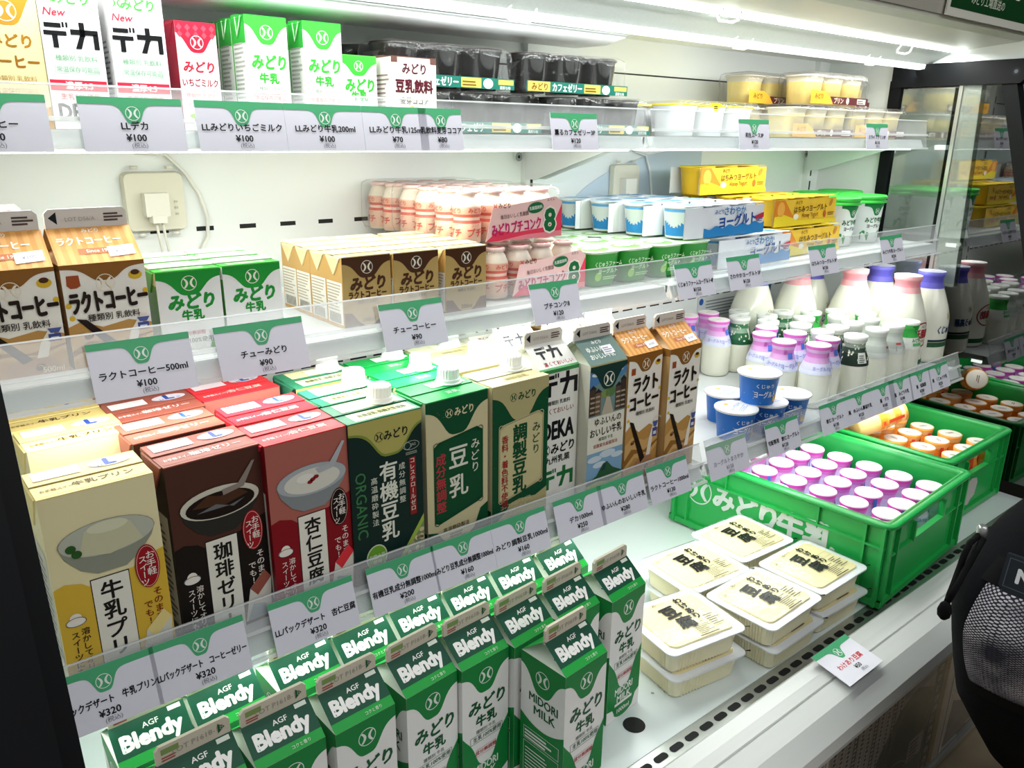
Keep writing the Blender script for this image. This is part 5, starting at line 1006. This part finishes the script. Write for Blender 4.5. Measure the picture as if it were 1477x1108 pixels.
for x, y, z, lb in ((1.232, .872, zm, 'bottom layer, front'), (1.232, .948, zm, 'bottom layer, second row'), (1.232, 1.024, zm, 'bottom layer, third row'), (1.145, .878, zb_, 'upper layer, foremost and largest in view'), (1.125, .951, zb_, 'upper layer, second row'), (1.115, 1.024, zb_, 'upper layer, third row'), (1.105, 1.096, zb_, 'upper layer, back row')):
    k.place((x, y, z), jit(.01), 'blue and white sleeve of three yogurt cups, ' + lb, 'blue yogurt three-packs')
k = sleeve_pack('honey')
for x, y, z, lb in ((1.448, .895, zm, 'bottom layer, front'), (1.448, .97, zm, 'bottom layer, second row'), (1.448, 1.045, zm, 'bottom layer, back row'), (1.435, .905, zb_, 'second layer, front'), (1.42, .98, zb_, 'second layer, middle row'), (1.41, 1.055, zb_, 'second layer, back row'), (1.345, 1.015, zb_ + .0565, 'topmost on the pile')):
    k.place((x, y, z), jit(.01), 'yellow and orange sleeve of three honey yogurt cups, ' + lb, 'honey yogurt three-packs')
k = big_tub()
for i, x in enumerate((1.622, 1.732)):
    for j in range(2): k.place((x - j * .01, .915 + j * .108, zm), jit(.3), 'large white yogurt tub with green lid, %s column, %s row' % (('left', 'right')[i], ('front', 'back')[j]), 'large green lidded tubs')
k.place((1.84, 1.03, zm), .1, 'large white yogurt tub with bright green lid at the far right back corner', 'large green lidded tubs')
# ---- lower shelf: dessert and soy cartons
def rows(kind, spots, label, group):
    for j, (x, y, rz) in enumerate(spots): kind.place((x, y, zl), rz, label % (ORD[j] if j else 'front'), group)
rows(dessert('pudding'), ((.108, .737, .03), (.118, .860, .06), (.112, .928, .03)), 'pale yellow milk pudding carton at the shelf end, %s in its row', 'milk pudding cartons')
rows(dessert('jelly'), ((.209, .745, .07), (.203, .822, .06), (.206, .895, .05), (.206, .962, .04)), 'dark brown coffee jelly dessert carton, %s in its row', 'coffee jelly cartons')
rows(dessert('almond'), ((.302, .740, .06), (.303, .812, .05), (.300, .912, .07)), 'red almond tofu dessert carton on the lower shelf, %s in its row', 'almond tofu cartons')
rows(soy('organic'), ((.394, .741, .03), (.399, .812, .05), (.402, .890, .05)), 'dark green organic soy milk carton with white screw cap, %s in its row', 'organic soy cartons')
rows(soy('plain'), ((.496, .752, .05), (.500, .823, .05), (.498, .890, .04)), 'cream and bright green plain soy milk carton with white screw cap, %s in its row', 'plain soy cartons')
rows(soy('cream'), ((.594, .752, .02), (.596, .829, .03), (.598, .900, .03)), 'cream topped sweetened soy milk carton with white screw cap, %s in its row', 'sweetened soy cartons')
rows(deka_litre(), ((.671, .770, .02), (.679, .847, .02), (.679, .927, .02)), 'tall white gable carton with black block lettering, %s in its row', 'black lettered litre cartons')
rows(yufuin_litre(), ((.7445, .752, .01), (.754, .828, .01)), 'tall milk carton with a village street and mountain picture, %s in its row', 'landscape milk cartons')
kl = coffee_litre()
for i, (x, y) in enumerate(((.822, .755), (.897, .745), (.829, .832), (.829, .908))): kl.place((x, y, zl), .02, 'tall brown one-litre coffee milk carton, ' + ('left one in front', 'right one in front', 'behind the left front one', 'at the back of the left column')[i], 'one-litre coffee cartons')
# ---- lower shelf: cups and bottles
k = blue_cup()
for x, y, z, lb in ((1.077, .737, zl, 'bottom, front left'), (1.150, .728, zl, 'bottom, front middle'), (1.222, .728, zl, 'bottom, right'), (1.132, .80, zl, 'bottom, back left'), (1.128, .733, zl + .0545, 'on top of the little pile')):
    k.place((x, y, z), jit(.4), 'blue yogurt cup with white foil lid, ' + lb, 'blue yogurt cups')
JOBS = []
def bottles(kind, spots, label, group):
    JOBS.append((small_bottle(kind), [[x, y, .0304] for x, y in spots], [label % NTH[j] for j in range(len(spots))], group, .6))
def big(kind, spots, labels, group): JOBS.append((big_bottle(kind), [[x, y, .0518] for x, y in spots], labels, group, .1))
bottles('pink', ((1.340, 1.062), (1.402, 1.055), (1.362, .996), (1.402, .905), (1.343, .868), (1.310, .806), (1.388, .835), (1.340, .752), (1.405, .772)), 'small shelf bottle with pink cap wrap, %s of nine from the back left', 'pink capped small bottles')
bottles('pattern', ((1.425, .990), (1.490, 1.030), (1.560, 1.092), (1.547, .991), (1.486, .950), (1.446, .930), (1.465, .868), (1.53, .900)), 'small bottle with green speckled cap wrap, %s of eight from the back left', 'green speckled small bottles')
bottles('dark', ((1.466, .752), (1.505, .81)), 'small bottle with black speckled cap wrap, %s of two from the front', 'black speckled small bottles')
bottles('white', ((1.556, .752), (1.622, .752), (1.575, .822), (1.638, .815), (1.595, .890), (1.447, .80)), 'small bottle with plain white cap wrap, %s of six from the front', 'white capped small bottles')
bottles('green', ((1.683, .750), (1.612, .955), (1.655, .895), (1.70, .84)), 'small bottle with bright green cap band, %s of four from the front right', 'green capped small bottles')
big('pink', ((1.752, .795), (1.735, .905), (1.635, .985)), ['large milk bottle with pink cap, ' + q for q in ('front one with red oval print', 'middle one', 'back one')], 'large pink capped bottles')
big('purple', ((1.853, .79), (1.838, .90), (1.742, 1.02), (1.555, 1.06)), ['large milk bottle with violet cap, ' + q for q in ('front one, nearest the glass end', 'second from the front', 'third from the front', 'furthest left behind the small bottles')], 'large violet capped bottles')
ALLB = [q for J in JOBS for q in J[1]]
for it in range(200):          # nudge bottles apart so that none stands inside another
    for i, a in enumerate(ALLB):
        for c in ALLB[i + 1:]:
            dx, dy = c[0] - a[0], c[1] - a[1]; L = math.hypot(dx, dy) or 1e-6; g = a[2] + c[2] + .0006 - L
            if g > 0:
                wa, wc = (.5, .5) if a[2] == c[2] else ((.85, .15) if a[2] < c[2] else (.15, .85))
                a[0] -= dx / L * g * wa; a[1] -= dy / L * g * wa; c[0] += dx / L * g * wc; c[1] += dy / L * g * wc
        a[1] = min(max(a[1], .725 + a[2] * .2), 1.135 - a[2]); a[0] = min(a[0], 1.905 - a[2])
for k, spots, labs, grp, tw in JOBS:
    for (x, y, r), lb in zip(spots, labs): k.place((x, y, zl), jit(tw) + (.15 if r > .04 else 0), lb, grp)
# ---- deck: milk cartons
k = milk_litre(); GM = 'one-litre green milk cartons'
LM = 'green and white one-litre gable milk carton, '
k.place((.543, .572, .0006), .085, LM + 'standing alone nearest the camera', GM); k.place((.690, .645, .0006), .10, LM + 'rightmost, beside the tofu packs', GM)
for i, x in enumerate((.145, .223, .302, .384, .458, .531, .608)): k.place((x, .650 + jit(.002), .0006), .07 + jit(.03), LM + 'middle row, %s from the left' % NTH[i], GM)
for i, x in enumerate((.122, .196, .283, .357, .433, .508, .585, .662)): k.place((x, .727 + jit(.002), .0006), .05 + jit(.03), LM + 'back row under the shelf, %s from the left' % NTH[i], GM)
# ---- deck: tofu
k = tofu(); LT = 'tofu pack with black brush lettering, '
for (x, y, rz), lb in (((.835, .627, -.17), 'the stack nearest the milk cartons'), ((.987, .590, .03), 'the middle stack at the front'), ((.975, .716, -.10), 'the stack behind at the left'), ((1.122, .728, -.06), 'the rearmost stack against the crate'), ((1.134, .595, .0), 'the stack nearest the crate front')):
    dx, dy = RJ.uniform(.004, .012), RJ.uniform(-.008, .0)
    k.place((x + dx, y + dy, .0005), rz + jit(.05), LT + 'lower pack of ' + lb, 'tofu packs'); k.place((x, y, .0435), rz, LT + 'upper pack of ' + lb, 'tofu packs')
# ---- deck: crates and their bottles
c1 = crate(.357, .45, .155); tag(c1, 'green plastic crate with white side lettering, full of pink lidded bottles', 'crate', 'green bottle crates')
c2 = dup(c1, (1.737, .80, .006), .012, 'green plastic crate behind the lettered one, full of orange bottles', 'green bottle crates'); c2.scale = (.885, 1, 1)
b = B(); F = Fr((0, -.2159, 0), (1, 0, 0), (0, 0, 1)); b.poly(F, [(-.045, .022), (-.030, .03), (-.028, .072), (-.012, .078), (.02, .073), (.03, .06), (.024, .032), (.004, .026), (-.006, .014), (-.02, .018)], '#b9b6ae', 1); b.build('torn_sticker', c2)
A1 = .055; c1.location = (1.394 - .012, .744, .006); c1.rotation_euler = (0, 0, A1)
kp = small_bottle('wide')
def in_crate(cx, cy, a, xs, ys, kk, lab, grp, z):
    for j, y in enumerate(ys):
        for i, x in enumerate(xs):
            X = cx + x * math.cos(a) - y * math.sin(a) + jit(.0015); Y = cy + x * math.sin(a) + y * math.cos(a) + jit(.0015)
            kk.place((X, Y, z), jit(3), lab % (NTH[i], ORD[j]), grp)
G5 = [-.123, -.0615, 0, .0615, .123]
in_crate(1.382, .744, A1 * .6, G5, [-.170, -.108, -.046, .016, .078, .140], kp, 'pink lidded bottle in the near crate, %s from the left in the %s row', 'pink lidded bottles in the near crate', .0125)
ko = small_bottle('orange')
in_crate(1.737, .80, .012, [-.096, -.032, .032, .096], [-.180, -.118, -.056, .006, .068], ko, 'orange bottle in the far crate, %s from the left in the %s row', 'orange bottles in the far crate', .0125)
o = dup(ko.r, (1.615, .80, .163), 0, 'orange drink bottle lying tipped on top of the others in the far crate', 'orange bottles in the far crate'); o.rotation_euler = (.12, 1.3, -.35)

# ================================================================== fittings on the back wall
def outlet(x, z, lab):
    t = thing('outlet_cover', lab, 'outlet', (x, 1.1375, z), 0, 'outlet covers')
    b = B(); b.loft([[(px, -.0105 if q else -.001, pz) for px, _, pz in [(p[0] * (.94 if q else 1), 0, p[1] * (.94 if q else 1)) for p in rr(.078, .078, .008, 3)]] for q in (0, 1)], '#dcd9c6', smooth=False)
    for sx in (-.022, .022):
        for sz in (-.043, .043): b.lathe([(.005, -.001), (.005, .003)], '#dfddce', 12, (sx, -.008, sz))
    for q in range(3): b.box(.023, .027, -.0118, -.0104, -.018 + q * .008, -.015 + q * .008, '#b9b6a4')
    b.build('cover_plate', t)
    b = B(); b.box(-.018, .012, -.028, -.010, -.018, .012, '#e4e2d6'); b.box(-.012, .006, -.032, -.012, -.026, -.016, '#e4e2d6'); b.build('plug', t)
    for sx in (-.006, .002):
        b = B(); b.tube([(sx, -.022, -.026), (sx + .002, -.02, -.045), (sx + .006, -.016, -.07), (sx + .02, -.012, -.09), (sx + .035, -.008, -.1)], .0019, '#dddccf'); b.build('cord', t)
outlet(.297, .682, 'cream outlet cover with white plug on the back wall above the green bricks'); outlet(1.195, .680, 'cream outlet cover with white plug on the back wall above the blue yogurts')
b = B(); b.tube([(.28, 1.137, .745), (.318, 1.134, .742), (.341, 1.134, .717), (.356, 1.134, .69), (.364, 1.134, .66), (.362, 1.134, .632), (.346, 1.134, .605), (.338, 1.134, .58)], .0026, '#e4e4da'); tag(b.build('power_cable'), 'thin white power cable curving down the back wall beside the outlet', 'cable')
b = B(); b.tube([(1.22, 1.137, .745), (1.256, 1.134, .735), (1.272, 1.134, .70), (1.28, 1.134, .66), (1.28, 1.134, .62), (1.28, 1.134, .56)], .0026, '#e1e4e0'); tag(b.build('power_cable'), 'thin white power cable down the back wall behind the blue yogurt packs', 'cable')
b = B(); F = Fr((1.47, 1.1385, .355), (1, 0, 0), (0, 0, 1)); b.loft([[F.pt(x, y, q) for x, y in ((0, 0), (.2, 0), (.2, .06), (0, .06))] for q in (-4, 0)], '#dde0e0', smooth=False); b.ell(F, .012, .048, .008, .008, '#2c5aa8', 1, 18); b.lines(F, .03, .008, .15, .045, 6, '#8a8f94', 1, .4); tag(b.build('notice_card'), 'white notice card with small print on the back wall behind the bottles', 'card')
b = B(); F = Fr((1.69, 1.1385, .345), (1, 0, 0), (0, 0, 1)); b.loft([[F.pt(x, y, q) for x, y in ((0, 0), (.07, 0), (.07, .075), (0, .075))] for q in (-4, 0)], '#2b6fa6', smooth=False); b.ell(F, .045, .05, .012, .009, '#dfe8ee', 1, 18); b.lines(F, .008, .008, .05, .025, 4, '#bcd0de', 1, .4); tag(b.build('notice_card'), 'blue notice card on the back wall behind the bottles', 'card')

# ================================================================== posters on the front panel
def poster(name, x, wd, lab):
    t = thing(name, lab, 'poster', (x, .4515, -.0755), 0, 'posters on the case front'); b = B(); F = Fr((0, -.0012, 0), (1, 0, 0), (0, 0, -1)); F.n = Vector((0, -1, 0)); return t, b, F, .308
t, b, F, h = poster('poster', .62, .355, 'mostly white poster on the case front with large red strokes')
b.rect(F, 0, 0, .355, h, '#e2d8ce', 0); b.text(Fr(F.pt(0, h, 0), (1, 0, 0), (0, 0, 1)), 'い', .30, h - .06, .09, '#b03030', .02, l=2); b.frame(F, 0, 0, .355, h, .004, '#a9a197', 1); b.build('poster_sheet', t)
b = B(); b.box(0, .355, -.0032, -.0026, -h, 0, 'poster_film'); b.build('clear_cover', t)
t, b, F, h = poster('poster', .985, .455, 'dark green poster with a landscape and columns of white lettering')
b.rect(F, 0, 0, .455, h, '#dcd0c8', 0); b.rect(F, .01, .008, .36, h - .016, '#b5aca4', 1)
for k in range(11):
    x = .018 + k * .0215; dark = k in (3, 6, 9); b.rect(F, x, .02, .013, h * .55, '#2c3434' if dark else '#cfc5be', 2)
    R = random.Random(k)
    for q in range(20): b.rect(F, x + .002, .024 + q * .0086, .009 * R.uniform(.6, 1), .0052, '#c9c4b8' if dark else '#3a3634', 3)
b.poly(F, [(.16, h - .01), (.18, .16), (.24, .09), (.30, .07), (.37, .10), (.37, h - .01)], '#56634c', 3); b.ell(F, .28, .17, .05, .075, '#3f4c3a', 4, 24, .2); b.poly(F, [(.22, .01), (.37, .01), (.37, .07), (.30, .08), (.25, .07)], '#6f8294', 3); b.ell(F, .265, .045, .035, .02, '#47607c', 4, 20); b.ell(F, .33, .035, .04, .012, '#aab0b4', 4, 20)
b.poly(F, [(.31, .12), (.37, .10), (.37, .17), (.32, .19)], '#4f5a2c', 5); b.rect(F, .305, .19, .055, .05, '#b2aaa2', 5)
R = random.Random(4)
for q in range(5): b.rect(F, .31, .196 + q * .009, .045 * R.uniform(.6, 1), .005, '#5a3a36', 6)
b.ring(F, .25, .27, .07, .06, .003, '#8f968a', 5, 24, 0, 3.3, 5.6); b.poly(F, [(.30, .25), (.36, .25), (.36, h - .01), (.29, h - .01)], '#456a70', 5)
b.rect(F, .372, .004, .036, h - .008, '#2f3220', 5)
for q in range(13): b.rect(F, .380 + R.uniform(0, .004), .016 + q * .023, .018 * R.uniform(.6, 1), .012, '#b6b5a6', 6); b.rect(F, .384, .02 + q * .023, .008, .004, '#2f3220', 7)
b.rect(F, .410, .004, .018, h - .008, '#9a7d2c', 5); b.lines(F, .413, .01, .012, .16, 18, '#5a4a1c', 6, .5)
b.build('poster_sheet', t); b = B(); b.box(0, .455, -.0042, -.0036, -h, 0, 'poster_film'); b.build('clear_cover', t)
t, b, F, h = poster('poster', 1.45, .30, 'pale poster with a blue picture at its foot, beside the backpack')
b.rect(F, 0, 0, .30, h, '#e0d6cd', 0); b.ell(F, .055, .06, .03, .045, '#a83a34', 1, 22); b.lines(F, .07, .13, .06, .03, 4, '#7f7a78', 1, .5); b.poly(F, [(.01, h - .01), (.02, .19), (.06, .21), (.12, .16), (.29, .15), (.29, h - .01)], '#3d5670', 1); b.poly(F, [(.05, .27), (.16, .22), (.26, .24), (.2, .3), (.08, .305)], '#27384e', 2); b.ell(F, .14, .20, .012, .022, '#8f4a42', 3, 16); b.ring(F, .15, .24, .12, .055, .004, '#b8b4ae', 3, 24, 0, .2, 1.9)
b.build('poster_sheet', t); b = B(); b.box(0, .30, -.0032, -.0026, -h, 0, 'poster_film'); b.build('clear_cover', t)

# ================================================================== sign on the canopy, poster on the far wall
t = thing('hanging_sign', 'dark green sign with red lettering at the upper right on the canopy front', 'sign', (1.50, .69, .977))
b = B(); sl = Vector((0, -.02, .32)); F = Fr((0, 0, 0), (1, 0, 0), sl); b.loft([[F.pt(x, y, q) for x, y in ((0, 0), (.5, 0), (.5, .3), (0, .3))] for q in (-14, 0)], '#c9c8bc', smooth=False); b.build('sign_frame', t)
b = B(); b.loft([[F.pt(x, y, q) for x, y in ((.010, .013), (.492, .013), (.492, .29), (.010, .29))] for q in (.2, 2)], '#0d3d1c', smooth=False); b.text(F, 'みどり工場直送の', .155, .033, .018, '#c6cdb8', .01, .16, 4); b.text(F, '直売', .21, .092, .085, '#e0dcd0', .07, None, 3); b.text(F, '直売', .21, .092, .085, '#a8262c', .03, None, 5); b.text(F, 'すべて', .085, .075, .03, '#c6cdb8', .015, None, 4); b.text(F, 'です。', .31, .068, .026, '#c6cdb8', .015, None, 4); b.ell(F, .05, .045, .003, .008, '#c6cdb8', 4, 10); b.build('sign_face', t)
t = thing('wall_poster', 'dark green framed poster with white lettering on the far wall past the glass end', 'poster', (2.72, .98, .7)); F = Fr((0, 0, 0), (0, -1, 0), (0, 0, 1))
b = B(); b.box(-.012, .012, -.5, .02, -.0, .34, '#cfd2c8'); b.build('poster_frame', t)
F = Fr((-.0125, 0, 0), (0, -1, 0), (0, 0, 1)); b = B(); b.rect(F, 0, .02, .48, .30, '#15502a', 1); b.logo(F, .07, .09, .045, '#dfe2d8', 2, 30); b.build('poster_sheet', t)

# ================================================================== backpack
t = thing('backpack', 'black backpack with mesh pocket and drawstring, in front of the case', 'bag', (1.15, .24, -.12)); BO = Vector((-1.15, -.24, .12))
def xl(z):
    z += .04; P = [(-.30, 1.354), (-.16, 1.254), (-.055, 1.129), (.06, 1.019), (.14, 0.944), (.225, 0.897), (.30, 0.866), (.345, 0.872), (.385, 0.919), (.405, 0.984), (.42, 1.054)]
    for (z0, x0), (z1, x1) in zip(P, P[1:]):
        if z0 <= z <= z1: return x0 + (x1 - x0) * (z - z0) / (z1 - z0)
    return P[-1][1]
def ringz(z, grow=0, a0=0, a1=2 * PI, n=48):
    hw = .17 * (1 if z < .26 else max(.12, math.sqrt(max(0, 1 - ((z - .26) / .125) ** 2)))); hd = .085 * (1 if z < .26 else max(.2, math.sqrt(max(0, 1 - ((z - .26) / .125) ** 2)))); P = []
    for i in range(n + (0 if a1 - a0 > 6.2 else 1)):
        a = a0 + (a1 - a0) * i / n; c, s_ = math.cos(a), math.sin(a); e = .72
        P.append((xl(z) + .17 + (hw + grow) * math.copysign(abs(c) ** e, c), .235 + (hd + grow) * math.copysign(abs(s_) ** e, s_), z))
    return P
zs = [-.34, -.28, -.20, -.14, -.08, -.02, .04, .10, .16, .21, .25, .28, .305, .33, .35, .365, .375]
def bp(b, n, l=None): o = b.build(n, t, l); o.location = BO; return o
b = B(); b.loft([ringz(z) for z in zs], 'black_fabric'); bp(b, 'bag_body')
b = B(); zz = [.165 + .15 * i / 12 for i in range(13)]; n0 = len(b.v); loops = [ringz(z, .004 + .010 * math.sin(PI * (z - .165) / .15), PI * .93, PI * 1.62, 28) for z in zz]
pts = [p for L in loops for p in L]; K = len(loops[0]); b.raw(pts, [(i * K + j, i * K + j + 1, (i + 1) * K + j + 1, (i + 1) * K + j) for i in range(len(zz) - 1) for j in range(K - 1)], 'mesh_fabric', True); o = bp(b, 'mesh_pocket', 'mesh pocket with light things showing through')
uvl = o.data.uv_layers.new(name='cloth')
for lp in o.data.loops:
    i, j = divmod(lp.vertex_index, K); uvl.data[lp.index].uv = (j * .0085, i * .0172)
for z0, g in ((.316, .006), (.160, .006)):
    b = B(); L0 = ringz(z0 - .008, g, PI * .9, PI * 1.65, 28); L1 = ringz(z0 + .010, g, PI * .9, PI * 1.65, 28); K2 = len(L0); b.raw(L0 + L1, [(j, j + 1, K2 + j + 1, K2 + j) for j in range(K2 - 1)], 'black_cord', True); bp(b, 'pocket_binding')
b = B(); b.tube([(.900, .285, .352), (.882, .287, .346), (.872, .287, .334), (.868, .287, .322), (.860, .286, .314), (.850, .284, .307), (.842, .283, .299), (.836, .282, .290)], .0034, 'black_cord'); b.tube([(.896, .279, .350), (.880, .279, .339), (.868, .279, .328), (.861, .280, .320), (.852, .279, .315), (.844, .280, .305), (.836, .281, .294)], .0034, 'black_cord'); b.lathe([(.003, -.011), (.0065, -.007), (.0075, 0), (.0055, .007), (.002, .011)], 'black_cord', 12, (.834, .282, .283)); bp(b, 'drawstring')
b = B(); b.lathe([(.004, -.007), (.0055, -.004), (.0055, .004), (.004, .007)], 'steel', 14, (.902, .284, .356)); bp(b, 'cord_lock', 'small metal cord end')
b = B(); F = Fr((.880, .252, .300), (0, -1, 0), (.2, 0, 1)); b.loft([[F.pt(x, y, q) for x, y in ((0, .012), (.012, 0), (.075, 0), (.075, .048), (0, .048))] for q in (-40, 0)], '#22262c', smooth=False); b.frame(F, .004, .012, .068, .033, .001, '#4a5058', 1); b.text(F, 'N', .022, .028, .022, '#d9dbdc', .04, l=2); bp(b, 'brand_patch', 'grey patch with white lettering')
